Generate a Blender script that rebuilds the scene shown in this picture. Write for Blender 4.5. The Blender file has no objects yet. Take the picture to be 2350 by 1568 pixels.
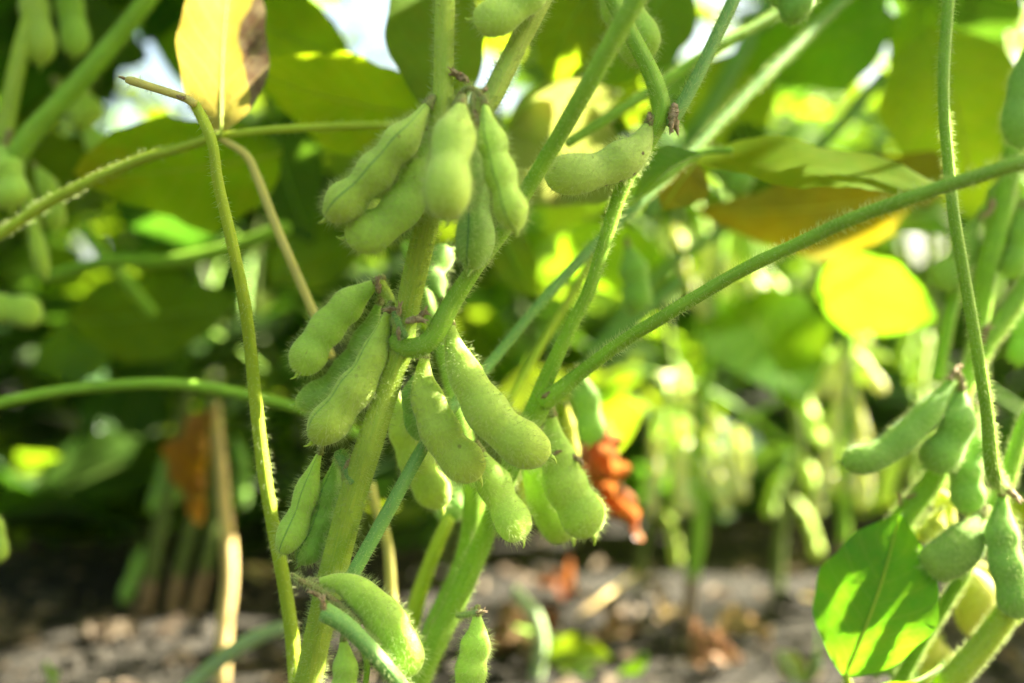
import bpy, math, random
import numpy as np
from mathutils import Vector, Matrix
R = math.radians
rng = np.random.default_rng(7)
random.seed(7)
scene = bpy.context.scene
C = scene.collection

# ------------------------------------------------------------------ camera
CAMD, CAMH, LENS = 0.30, 0.20, 35.0
cam_d = bpy.data.cameras.new("camera")
cam = bpy.data.objects.new("camera", cam_d); C.objects.link(cam)
cam.location = (0, -CAMD, CAMH); cam.rotation_euler = (R(90), 0, 0)
cam_d.lens = LENS; cam_d.sensor_width = 36.0
cam_d.clip_start = 0.005; cam_d.clip_end = 500
cam_d.dof.use_dof = True; cam_d.dof.focus_distance = 0.302
cam_d.dof.aperture_fstop = 3.7; cam_d.dof.aperture_blades = 0
scene.camera = cam
# ------------------------------------------------------------------ sky, sun, exposure
SUN_AZ, SUN_EL = 72.0, 40.0            # degrees clockwise from +Y (view direction), elevation
az, el = R(SUN_AZ), R(SUN_EL)
SUN = np.array([math.sin(az)*math.cos(el), math.cos(az)*math.cos(el), math.sin(el)])
world = bpy.data.worlds.new("World"); scene.world = world; world.use_nodes = True
wn = world.node_tree.nodes; wl = world.node_tree.links
sky = wn.new("ShaderNodeTexSky"); sky.sky_type = 'NISHITA'; sky.sun_disc = False
sky.sun_elevation = el; sky.sun_rotation = az
sky.air_density = 0.8; sky.dust_density = 4.0; sky.ozone_density = 0.6
wb = wn.new("ShaderNodeMix"); wb.data_type = 'RGBA'; wb.blend_type = 'MULTIPLY'; wb.inputs[0].default_value = 1.0
wb.inputs[7].default_value = (1.06, 1.0, 0.80, 1)          # the camera's daylight-shade white balance
wl.new(sky.outputs[0], wb.inputs[6]); wl.new(wb.outputs[2], wn["Background"].inputs[0]); wn["Background"].inputs[1].default_value = 0.06
sun_d = bpy.data.lights.new("sun", 'SUN'); sun = bpy.data.objects.new("sun", sun_d); C.objects.link(sun)
sun_d.energy = 5.0; sun_d.angle = R(0.5); sun_d.color = (1.0, 0.93, 0.80)
sun.rotation_euler = Vector(-SUN).to_track_quat('-Z', 'Y').to_euler()
sun.location = (2, 1, 3)
vs = scene.view_settings
scene.display_settings.display_device = 'sRGB'
vs.view_transform = 'Standard'; vs.look = 'None'; vs.gamma = 1.0; vs.exposure = 3.3
cy = scene.cycles
cy.use_denoising = True
cy.max_bounces = 10; cy.diffuse_bounces = 6; cy.transmission_bounces = 6; cy.glossy_bounces = 3
cy.sample_clamp_indirect = 8.0
cy.caustics_reflective = False; cy.caustics_refractive = False

# ------------------------------------------------------------------ pixel -> point (2350 x 1568 reading of the photo)
F = LENS/36.0*2350
def P(x, y, d): return np.array([(x-1175)/F*d, d-CAMD, CAMH-(y-784)/F*d])
def proj(p):
    d = p[1]+CAMD
    return (1175+p[0]/d*F, 784-(p[2]-CAMH)/d*F, d) if d > 0.02 else (1e9, 1e9, d)

# ------------------------------------------------------------------ materials
def mat_new(name):
    m = bpy.data.materials.new(name); m.use_nodes = True
    nt = m.node_tree; nt.nodes.clear()
    out = nt.nodes.new("ShaderNodeOutputMaterial")
    return m, nt, out
class NB:                                   # small node helper
    def __init__(s, nt): s.nt = nt
    def n(s, t, **kw):
        o = s.nt.nodes.new(t)
        for k, v in kw.items(): setattr(o, k, v)
        return o
    def link(s, a, b): s.nt.links.new(a, b)
    def math(s, op, a, b=None, clamp=False):
        o = s.n("ShaderNodeMath", operation=op, use_clamp=clamp)
        for i, v in enumerate((a, b)):
            if v is None: continue
            if isinstance(v, (int, float)): o.inputs[i].default_value = v
            else: s.link(v, o.inputs[i])
        return o.outputs[0]
    def noise(s, scale, detail=3, vec=None, rough=0.55):
        o = s.n("ShaderNodeTexNoise"); o.inputs['Scale'].default_value = scale
        o.inputs['Detail'].default_value = detail; o.inputs['Roughness'].default_value = rough
        if vec is not None: s.link(vec, o.inputs['Vector'])
        return o.outputs[0]
    def ramp(s, fac, stops):
        o = s.n("ShaderNodeValToRGB"); e = o.color_ramp.elements
        while len(e) < len(stops): e.new(0.5)
        for i, (p, c) in enumerate(stops):
            e[i].position = p; e[i].color = (*c, 1) if len(c) == 3 else c
        s.link(fac, o.inputs[0]); return o.outputs[0]
    def mix(s, fac, a, b, mode='MIX'):
        o = s.n("ShaderNodeMix", data_type='RGBA', blend_type=mode)
        for i, v in ((0, fac), (6, a), (7, b)):
            if isinstance(v, (int, float)): o.inputs[i].default_value = v
            elif isinstance(v, tuple): o.inputs[i].default_value = (*v, 1)
            else: s.link(v, o.inputs[i])
        return o.outputs[2]
    def hsv(s, col, h=0.5, sat=1.0, val=1.0):
        o = s.n("ShaderNodeHueSaturation")
        for k, v in (('Hue', h), ('Saturation', sat), ('Value', val)):
            if isinstance(v, (int, float)): o.inputs[k].default_value = v
            else: s.link(v, o.inputs[k])
        s.link(col, o.inputs['Color']); return o.outputs[0]
    def maprange(s, v, a, b, c, d):
        o = s.n("ShaderNodeMapRange"); s.link(v, o.inputs[0])
        for i, x in enumerate((a, b, c, d)): o.inputs[i+1].default_value = x
        return o.outputs[0]

def leaf_mat(name, refl, trans, tfac=0.55, blotch=None, blotch_amt=(0.55, 0.75), vein=(0.25, 0.35, 0.08), rough=0.42, spec=0.5, margin=None):
    m, nt, out = mat_new(name); b = NB(nt)
    uv = b.n("ShaderNodeUVMap"); sep = b.n("ShaderNodeSeparateXYZ"); b.link(uv.outputs[0], sep.inputs[0])
    u, v = sep.outputs[0], b.math('ABSOLUTE', b.math('SUBTRACT', sep.outputs[1], 0.5))   # v: 0 at the midrib, .5 at the edge
    geo = b.n("ShaderNodeNewGeometry"); info = b.n("ShaderNodeObjectInfo")
    tc = b.n("ShaderNodeTexCoord"); ob = tc.outputs['Object']
    # side veins sweep forward from the midrib
    ph = b.math('FRACT', b.math('SUBTRACT', b.math('MULTIPLY', u, 8.0), b.math('MULTIPLY', v, 4.2)))
    vd = b.math('ABSOLUTE', b.math('SUBTRACT', ph, 0.5))
    side = b.maprange(vd, 0.02, 0.09, 1.0, 0.0)
    mid = b.maprange(v, 0.008, 0.022, 1.0, 0.0)
    veins = b.math('MAXIMUM', b.math('MULTIPLY', side, 0.55), mid)
    net = b.n("ShaderNodeTexVoronoi", feature='DISTANCE_TO_EDGE'); net.inputs['Scale'].default_value = 420; b.link(ob, net.inputs['Vector'])
    netv = b.maprange(net.outputs[0], 0.0, 0.12, 0.25, 0.0)
    vv = b.math('MAXIMUM', veins, netv)
    big = b.noise(22, 3, ob); fine = b.noise(160, 3, ob)
    rnd = info.outputs['Random']
    val = b.math('ADD', b.maprange(big, 0.3, 0.7, 0.78, 1.2), b.math('SUBTRACT', b.math('MULTIPLY', rnd, 0.4), 0.2))
    hue = b.math('ADD', b.maprange(fine, 0.3, 0.7, 0.488, 0.512), b.math('MULTIPLY', b.math('SUBTRACT', rnd, 0.5), 0.03))
    def tint(c):
        n = b.n("ShaderNodeRGB"); n.outputs[0].default_value = (*c, 1); col = n.outputs[0]
        if blotch:
            pat = b.noise(30, 4, ob)
            col = b.mix(b.maprange(pat, blotch_amt[0], blotch_amt[1], 0, 1), col, tuple(x*(1.0 if c is refl else 1.3) for x in blotch))
        if margin:                              # a withered strip along one edge
            sd = b.math('ADD', sep.outputs[1], b.math('MULTIPLY', b.math('SUBTRACT', b.noise(45, 3, ob), 0.5), 0.16))
            if margin < 0: sd = b.math('SUBTRACT', 1.0, sd)
            lim = b.math('ADD', 0.67, b.math('MULTIPLY', b.math('POWER', b.math('ABSOLUTE', b.math('SUBTRACT', u, 0.42)), 2.0), 3.0))
            dead = b.maprange(b.math('SUBTRACT', sd, lim), 0.0, 0.03, 0, 1)
            col = b.mix(dead, col, b.mix(b.maprange(fine, 0.4, 0.6, 0, 1), (0.24, 0.15, 0.07), (0.36, 0.26, 0.14)))
        return b.hsv(col, hue, 1.0, val)
    cr = b.mix(b.math('MULTIPLY', vv, 0.5), tint(refl), vein)
    ct = b.mix(b.math('MULTIPLY', vv, 0.6), tint(trans), (min(1, trans[0]*1.25+.06), min(1, trans[1]*1.15), trans[2]*2+.03))
    df = b.n("ShaderNodeBsdfDiffuse"); b.link(cr, df.inputs[0])
    tr = b.n("ShaderNodeBsdfTranslucent"); b.link(ct, tr.inputs[0])
    bump = b.n("ShaderNodeBump"); bump.inputs['Strength'].default_value = 0.35; bump.inputs['Distance'].default_value = 0.0006
    hgt = b.math('ADD', b.math('MULTIPLY', vv, -0.8), b.math('MULTIPLY', fine, 0.6)); b.link(hgt, bump.inputs['Height'])
    b.link(bump.outputs[0], df.inputs['Normal'])
    mx = b.n("ShaderNodeMixShader"); mx.inputs[0].default_value = tfac
    b.link(df.outputs[0], mx.inputs[1]); b.link(tr.outputs[0], mx.inputs[2])
    gl = b.n("ShaderNodeBsdfGlossy"); gl.inputs['Roughness'].default_value = rough; b.link(bump.outputs[0], gl.inputs['Normal'])
    fr = b.n("ShaderNodeFresnel"); fr.inputs[0].default_value = 1.4
    m2 = b.n("ShaderNodeMixShader"); b.link(b.math('MULTIPLY', fr.outputs[0], spec), m2.inputs[0])
    b.link(mx.outputs[0], m2.inputs[1]); b.link(gl.outputs[0], m2.inputs[2])
    b.link(m2.outputs[0], out.inputs[0]); return m

def pod_mat(name, c1, c2, seam, sss=0.45, specks=0.0):
    m, nt, out = mat_new(name); b = NB(nt)
    uv = b.n("ShaderNodeUVMap"); sep = b.n("ShaderNodeSeparateXYZ"); b.link(uv.outputs[0], sep.inputs[0])
    tc = b.n("ShaderNodeTexCoord"); ob = tc.outputs['Object']; info = b.n("ShaderNodeObjectInfo")
    big = b.noise(70, 3, ob); fine = b.noise(900, 3, ob)
    col = b.mix(b.maprange(big, 0.35, 0.68, 0, 1), c1, c2)
    # the end of the pod goes yellower
    endf = b.math('MULTIPLY', b.maprange(sep.outputs[0], 0.72, 1.0, 0, 0.35), b.maprange(big, 0.3, 0.6, 0.3, 1.0))
    col = b.mix(endf, col, (c1[0]*1.15, c1[1]*0.98, c1[2]*0.45))
    col = b.hsv(col, b.math('ADD', 0.49, b.math('MULTIPLY', info.outputs['Random'], 0.02)), 1.0,
                b.math('ADD', b.maprange(fine, 0.3, 0.7, 0.9, 1.08), b.math('MULTIPLY', b.math('SUBTRACT', info.outputs['Random'], 0.5), 0.15)))
    sv = b.math('MINIMUM', sep.outputs[1], b.math('SUBTRACT', 1.0, sep.outputs[1]))      # 0 along the suture
    col = b.mix(b.maprange(sv, 0.004, 0.013, 0.65, 0.0), col, seam)
    sp = b.n("ShaderNodeTexVoronoi"); sp.inputs['Scale'].default_value = 260; b.link(ob, sp.inputs['Vector'])
    patch = b.noise(60, 2, ob)
    spot = b.math('MULTIPLY', b.maprange(sp.outputs[0], 0.10, 0.22, 1, 0), b.maprange(patch, 0.62-0.08*specks, 0.68-0.08*specks, 0, 1))
    col = b.mix(b.math('MULTIPLY', spot, 0.55+0.4*specks), col, (0.10, 0.05, 0.02))
    smud = b.noise(130, 4, ob, 0.7)
    col = b.mix(b.maprange(smud, 0.64, 0.74, 0, 0.2), col, (0.12, 0.16, 0.06))
    mpv = b.n("ShaderNodeMapping"); b.link(uv.outputs[0], mpv.inputs[0]); mpv.inputs['Scale'].default_value = (9, 30, 1); b.link(b.math('MULTIPLY', info.outputs['Random'], 40.0), mpv.inputs['Location'])
    scuff = b.noise(1.0, 3, mpv.outputs[0])
    col = b.mix(b.maprange(scuff, 0.74, 0.78, 0, 0.6), col, (0.24, 0.17, 0.07))
    p = b.n("ShaderNodeBsdfPrincipled"); b.link(col, p.inputs['Base Color'])
    p.inputs['Roughness'].default_value = 0.55; p.inputs['Specular IOR Level'].default_value = 0.25
    p.inputs['Subsurface Weight'].default_value = sss
    p.inputs['Subsurface Radius'].default_value = (1.0, 1.0, 0.25); p.inputs['Subsurface Scale'].default_value = 0.004
    p.inputs['Sheen Weight'].default_value = 0.25; p.inputs['Sheen Roughness'].default_value = 0.5
    bump = b.n("ShaderNodeBump"); bump.inputs['Strength'].default_value = 0.35; bump.inputs['Distance'].default_value = 0.0005
    b.link(b.math('ADD', fine, b.math('MULTIPLY', big, 0.8)), bump.inputs['Height']); b.link(bump.outputs[0], p.inputs['Normal'])
    b.link(p.outputs[0], out.inputs[0]); return m

def stem_mat(name, c1, c2, streak=None, streak_amt=0.0, sss=0.3):
    m, nt, out = mat_new(name); b = NB(nt)
    uv = b.n("ShaderNodeUVMap"); mp = b.n("ShaderNodeMapping"); b.link(uv.outputs[0], mp.inputs[0])
    mp.inputs['Scale'].default_value = (5, 26, 1)                 # long fibres
    fib = b.noise(1.0, 3, mp.outputs[0])
    tc = b.n("ShaderNodeTexCoord"); ob = tc.outputs['Object']
    big = b.noise(45, 3, ob); fine = b.noise(1200, 2, ob)
    col = b.mix(b.maprange(fib, 0.36, 0.64, 0, 1), c1, c2)
    col = b.hsv(col, 0.5, 1.0, b.maprange(big, 0.3, 0.7, 0.82, 1.15))
    mp3 = b.n("ShaderNodeMapping"); b.link(uv.outputs[0], mp3.inputs[0]); mp3.inputs['Scale'].default_value = (3.5, 13, 1)
    sm = b.maprange(b.noise(1.0, 4, mp3.outputs[0]), 0.70-0.1*streak_amt, 0.76-0.1*streak_amt, 0, 0.85)
    col = b.mix(sm, col, streak or (0.14, 0.07, 0.02))
    p = b.n("ShaderNodeBsdfPrincipled"); b.link(col, p.inputs['Base Color'])
    p.inputs['Roughness'].default_value = 0.5; p.inputs['Specular IOR Level'].default_value = 0.3
    p.inputs['Subsurface Weight'].default_value = sss
    p.inputs['Subsurface Radius'].default_value = (1.0, 1.0, 0.2); p.inputs['Subsurface Scale'].default_value = 0.002
    bump = b.n("ShaderNodeBump"); bump.inputs['Strength'].default_value = 0.45; bump.inputs['Distance'].default_value = 0.0005
    b.link(b.math('ADD', b.math('MULTIPLY', fib, 1.5), b.math('MULTIPLY', fine, 0.4)), bump.inputs['Height']); b.link(bump.outputs[0], p.inputs['Normal'])
    b.link(p.outputs[0], out.inputs[0]); return m

def hair_mat(name, c):
    m, nt, out = mat_new(name); b = NB(nt)
    df = b.n("ShaderNodeBsdfDiffuse"); df.inputs[0].default_value = (*c, 1)
    tr = b.n("ShaderNodeBsdfTranslucent"); tr.inputs[0].default_value = (*c, 1)
    mx = b.n("ShaderNodeMixShader"); mx.inputs[0].default_value = 0.5
    b.link(df.outputs[0], mx.inputs[1]); b.link(tr.outputs[0], mx.inputs[2]); b.link(mx.outputs[0], out.inputs[0]); return m

def plain_mat(name, c1, c2, scale, rough=0.8, bump_s=0.6, dist=0.002, c3=None, gen='Object'):
    m, nt, out = mat_new(name); b = NB(nt)
    tc = b.n("ShaderNodeTexCoord"); ob = tc.outputs[gen]
    n1 = b.noise(scale, 5, ob, 0.6); n2 = b.noise(scale*7, 4, ob, 0.65)
    col = b.mix(b.maprange(n1, 0.32, 0.68, 0, 1), c1, c2)
    if c3: col = b.mix(b.maprange(n2, 0.55, 0.7, 0, 0.8), col, c3)
    info = b.n("ShaderNodeObjectInfo")
    col = b.hsv(col, 0.5, 1.0, b.maprange(n2, 0.3, 0.7, 0.75, 1.2))
    p = b.n("ShaderNodeBsdfPrincipled"); b.link(col, p.inputs['Base Color']); p.inputs['Roughness'].default_value = rough
    p.inputs['Specular IOR Level'].default_value = 0.2
    bump = b.n("ShaderNodeBump"); bump.inputs['Strength'].default_value = bump_s; bump.inputs['Distance'].default_value = dist
    b.link(b.math('ADD', n1, n2), bump.inputs['Height']); b.link(bump.outputs[0], p.inputs['Normal'])
    b.link(p.outputs[0], out.inputs[0]); return m

M = {}
M['leaf'] = leaf_mat('leaf_green', (0.06, 0.145, 0.022), (0.36, 0.60, 0.010))
M['leaf_lime'] = leaf_mat('leaf_lime', (0.13, 0.24, 0.04), (0.42, 0.62, 0.012), 0.6, spec=0.06, rough=0.65, vein=(0.17, 0.29, 0.05))
M['leaf_row_shaded'] = leaf_mat('leaf_row_shaded', (0.042, 0.095, 0.013), (0.33, 0.52, 0.010), spec=0.2)  # row leaves, reflectance lowered to stand in for background shade
M['leaf_mid'] = leaf_mat('leaf_mid', (0.055, 0.15, 0.025), (0.24, 0.52, 0.010), 0.6, spec=0.25)
M['leaf_og'] = leaf_mat('leaf_olive_green', (0.10, 0.18, 0.016), (0.42, 0.60, 0.008), 0.6, (0.36, 0.34, 0.010), (0.55, 0.75))
M['leaf_fresh'] = leaf_mat('leaf_fresh', (0.10, 0.17, 0.012), (0.46, 0.58, 0.008), 0.68, spec=0.03, rough=0.7, vein=(0.12, 0.2, 0.02))
M['leaf_dark'] = leaf_mat('leaf_dark', (0.035, 0.085, 0.02), (0.10, 0.24, 0.01), 0.45, spec=0.2)  # dark green leaf; its low tone also deepens the shade in the rows
M['leaf_olive'] = leaf_mat('leaf_olive', (0.13, 0.18, 0.018), (0.46, 0.52, 0.008), 0.58, (0.24, 0.24, 0.010), (0.5, 0.72))
M['leaf_yellow'] = leaf_mat('leaf_yellow', (0.80, 0.68, 0.08), (0.34, 0.31, 0.018), 0.42, (0.66, 0.62, 0.09), (0.55, 0.8), vein=(0.75, 0.62, 0.18), margin=1)
M['leaf_gold'] = leaf_mat('leaf_gold', (0.30, 0.27, 0.02), (0.54, 0.45, 0.010), 0.58, (0.26, 0.27, 0.03), (0.42, 0.66), vein=(0.5, 0.4, 0.08))
M['leaf_pale'] = leaf_mat('leaf_pale', (0.22, 0.30, 0.10), (0.48, 0.58, 0.10), 0.55, (0.38, 0.33, 0.08), (0.52, 0.72), vein=(0.4, 0.45, 0.2))
M['leaf_dry'] = leaf_mat('leaf_dry', (0.42, 0.15, 0.045), (0.55, 0.19, 0.035), 0.35, (0.24, 0.095, 0.05), (0.42, 0.62), vein=(0.4, 0.2, 0.08), spec=0.15)
M['leaf_brown'] = leaf_mat('leaf_brown', (0.30, 0.20, 0.10), (0.34, 0.2, 0.08), 0.3, (0.42, 0.32, 0.2), (0.5, 0.75), vein=(0.3, 0.2, 0.1), spec=0.1)
M['pod'] = pod_mat('pod_green', (0.50, 0.69, 0.11), (0.42, 0.62, 0.09), (0.08, 0.26, 0.06))
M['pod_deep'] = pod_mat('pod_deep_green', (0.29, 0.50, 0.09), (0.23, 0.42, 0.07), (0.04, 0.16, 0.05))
M['pod_speck'] = pod_mat('pod_speckled', (0.56, 0.68, 0.15), (0.48, 0.62, 0.12), (0.10, 0.25, 0.06), 0.35, 1.0)
M['pod_yellow'] = pod_mat('pod_yellow', (0.60, 0.56, 0.09), (0.50, 0.52, 0.08), (0.4, 0.42, 0.08))
M['pod_sun_pale'] = pod_mat('pod_sun_pale', (0.80, 0.80, 0.42), (0.72, 0.74, 0.34), (0.5, 0.55, 0.25), 0.8)  # cream tone and strong subsurface imitate overexposed sunlight on far pods
M['leaf_rust'] = leaf_mat('leaf_rust', (0.44, 0.19, 0.03), (0.66, 0.29, 0.02), 0.5, (0.30, 0.14, 0.05), (0.40, 0.62), vein=(0.3, 0.16, 0.07), spec=0.1)
M['stem'] = stem_mat('stem_green', (0.33, 0.50, 0.055), (0.46, 0.57, 0.075))
M['stem_y'] = stem_mat('stem_yellow_green', (0.37, 0.53, 0.035), (0.50, 0.59, 0.055))
M['petiole'] = stem_mat('petiole_green', (0.22, 0.46, 0.035), (0.34, 0.54, 0.06))
M['petiole_blue'] = stem_mat('petiole_blue_green', (0.17, 0.38, 0.09), (0.27, 0.46, 0.12))
M['streaky'] = stem_mat('petiole_brown_streaked', (0.34, 0.50, 0.08), (0.46, 0.55, 0.10), (0.20, 0.07, 0.012), 1.0)
M['straw'] = stem_mat('straw_stalk', (0.62, 0.45, 0.16), (0.72, 0.56, 0.26), (0.30, 0.18, 0.06), 0.6)
M['straw_y'] = stem_mat('yellowed_petiole', (0.62, 0.55, 0.13), (0.70, 0.62, 0.22), (0.12, 0.06, 0.02), 0.5)
M['pale_stem'] = stem_mat('pale_weed_stem', (0.30, 0.42, 0.19), (0.38, 0.48, 0.25))
M['stem_shaded'] = stem_mat('shaded_stem', (0.10, 0.15, 0.035), (0.15, 0.19, 0.05), sss=0.1)  # background stems, colour dimmed to look shaded
M['litter'] = leaf_mat('litter', (0.22, 0.18, 0.11), (0.2, 0.16, 0.09), 0.25, (0.34, 0.28, 0.19), (0.4, 0.7), vein=(0.3, 0.25, 0.15), spec=0.1)
M['brown_stem'] = stem_mat('brown_stem_base', (0.20, 0.13, 0.07), (0.30, 0.20, 0.11), sss=0.05)
M['hair'] = hair_mat('pale_fuzz', (0.76, 0.84, 0.42))
M['dried'] = plain_mat('dried_flower', (0.30, 0.20, 0.10), (0.55, 0.43, 0.28), 500, 0.85, 0.6, 0.0006)
M['calyx'] = plain_mat('calyx_green_brown', (0.26, 0.34, 0.10), (0.28, 0.20, 0.10), 400, 0.8, 0.5, 0.0005)
M['soil'] = plain_mat('soil', (0.020, 0.0185, 0.013), (0.042, 0.038, 0.028), 18, 0.95, 1.0, 0.006, (0.085, 0.070, 0.048))
M['clod'] = plain_mat('soil_clod', (0.045, 0.040, 0.029), (0.092, 0.082, 0.062), 60, 0.95, 0.9, 0.003, (0.17, 0.15, 0.118))

# ------------------------------------------------------------------ mesh helpers
def wloc(o):
    v = np.zeros(3)
    while o is not None: v += np.array(o.location); o = o.parent
    return v
def finish(name, V, Fs, mat, parent=None, uvs=None, smooth=True, matidx=None, origin=None):
    """V (n,3) world points, Fs list of (k,m) index arrays -> one linked mesh object"""
    V = np.asarray(V, float)
    off = wloc(parent) if parent is not None else np.zeros(3)
    loc = np.zeros(3)
    if origin is not None: loc = np.asarray(origin) - off
    V = V - off - loc
    me = bpy.data.meshes.new(name)
    loops = np.concatenate([f.reshape(-1) for f in Fs]).astype(np.int32)
    tot = np.concatenate([np.full(len(f), f.shape[1]) for f in Fs]).astype(np.int32)
    st = np.concatenate([[0], np.cumsum(tot)[:-1]]).astype(np.int32)
    me.vertices.add(len(V)); me.vertices.foreach_set('co', V.astype(np.float32).reshape(-1))
    me.loops.add(len(loops)); me.loops.foreach_set('vertex_index', loops)
    me.polygons.add(len(tot)); me.polygons.foreach_set('loop_start', st); me.polygons.foreach_set('loop_total', tot)
    if uvs is not None:
        l = me.uv_layers.new(name='UVMap'); l.data.foreach_set('uv', np.asarray(uvs, np.float32)[loops].reshape(-1))
    mats = mat if isinstance(mat, (list, tuple)) else [mat]
    for m in mats: me.materials.append(m)
    if matidx is not None: me.polygons.foreach_set('material_index', np.asarray(matidx, np.int32))
    me.polygons.foreach_set('use_smooth', np.full(len(tot), smooth))
    me.update(calc_edges=True); me.validate()
    o = bpy.data.objects.new(name, me); C.objects.link(o)
    o.location = loc
    if parent is not None: o.parent = parent
    return o
def thing(name, loc, label, cat, group=None):
    o = bpy.data.objects.new(name, None); C.objects.link(o); o.location = tuple(loc)
    o.empty_display_size = 0.02
    tag(o, label, cat, group); return o
def tag(o, label=None, cat=None, group=None, kind=None):
    if label: o['label'] = label
    if cat: o['category'] = cat
    if group: o['group'] = group
    if kind: o['kind'] = kind
    return o
def unit(v): v = np.asarray(v, float); return v/ (np.linalg.norm(v, axis=-1, keepdims=True)+1e-12)
def spline(pts, n, extra=None):
    """Catmull-Rom through pts, resampled evenly to n stations; extra columns follow along"""
    pts = np.asarray(pts, float); k = len(pts)
    A = np.vstack([2*pts[0]-pts[1], pts, 2*pts[-1]-pts[-2]])
    out = []; par = []
    for i in range(k-1):
        p0, p1, p2, p3 = A[i], A[i+1], A[i+2], A[i+3]
        t = np.linspace(0, 1, 16, endpoint=(i == k-2))[:, None]
        out.append(0.5*((2*p1)+(-p0+p2)*t+(2*p0-5*p1+4*p2-p3)*t**2+(-p0+3*p1-3*p2+p3)*t**3))
        par.append(i+t[:, 0])
    q = np.vstack(out); par = np.concatenate(par)
    s = np.concatenate([[0], np.cumsum(np.linalg.norm(np.diff(q[:, :3], axis=0), axis=1))])
    tt = np.linspace(0, s[-1], n)
    q = np.stack([np.interp(tt, s, q[:, j]) for j in range(q.shape[1])], 1)
    if extra is not None: return q, np.interp(np.interp(tt, s, par), np.arange(k), extra), s[-1]
    return q, s[-1]
def frames(q, ref):
    T = unit(np.gradient(q, axis=0))
    N = np.zeros_like(q); n = np.asarray(ref, float)
    for i in range(len(q)):
        n = n-T[i]*np.dot(n, T[i]); n = n/ (np.linalg.norm(n)+1e-12); N[i] = n
    return T, N, np.cross(T, N)
def hairs(pts, nrm, axis, length, rad, lean=0.25):
    """curved tapering three-sided hairs"""
    n = len(pts)
    d = unit(nrm+axis*lean*rng.uniform(0.2, 1.6, (n, 1))+rng.normal(0, 0.28, (n, 3)))
    L = length*rng.uniform(0.45, 1.25, (n, 1))
    bend = unit(axis+rng.normal(0, 0.6, (n, 3)))*rng.uniform(0.05, 0.4, (n, 1))
    p0 = pts-nrm*0.0001; p1 = pts+d*L*0.5; p2 = pts+d*L+bend*L*0.6
    a = unit(np.cross(d, rng.normal(0, 1, (n, 3)))); b = np.cross(d, a)
    V = np.zeros((n, 7, 3))
    for k in range(3):
        o = a*math.cos(k*2.094)+b*math.sin(k*2.094)
        V[:, k] = p0+o*rad; V[:, 3+k] = p1+o*rad*0.7
    V[:, 6] = p2
    base = (np.arange(n)*7)[:, None]
    quads = np.concatenate([base+np.array([[k, (k+1) % 3, 3+(k+1) % 3, 3+k]]) for k in range(3)])
    tris = np.concatenate([base+np.array([[3+k, 3+(k+1) % 3, 6]]) for k in range(3)])
    return V.reshape(-1, 3), quads, tris
def grid_faces(nu, nv, wrap):
    i = np.arange(nu-1)[:, None]; j = np.arange(nv if wrap else nv-1)[None, :]
    j2 = (j+1) % nv
    return np.stack([i*nv+j, i*nv+j2, (i+1)*nv+j2, (i+1)*nv+j], -1).reshape(-1, 4)
def surf_sample(V, Fq, n, T_of_face=None):
    a, b, c, d = (V[Fq[:, k]] for k in range(4))
    nr = np.cross(c-a, d-b); ar = np.linalg.norm(nr, axis=1)
    idx = rng.choice(len(Fq), n, p=ar/ar.sum())
    u, v = rng.random((n, 1)), rng.random((n, 1))
    p = (a[idx]*(1-u)+b[idx]*u)*(1-v)+(d[idx]*(1-u)+c[idx]*u)*v
    return p, unit(nr[idx]), idx
def assemble(name, V, Fq, uv, mats, parent, hair=None):
    """body (+ its fuzz in the same mesh, second material)"""
    if hair is None: return finish(name, V, [Fq], mats[0], parent, uv)
    hv, hq, ht = hair; k = len(V)
    VV = np.vstack([V, hv]); uvv = np.vstack([uv, np.zeros((len(hv), 2))])
    mi = np.concatenate([np.zeros(len(Fq)), np.ones(len(hq)+len(ht))])
    return finish(name, VV, [Fq, hq+k, ht+k], mats, parent, uvv, matidx=mi)

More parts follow.
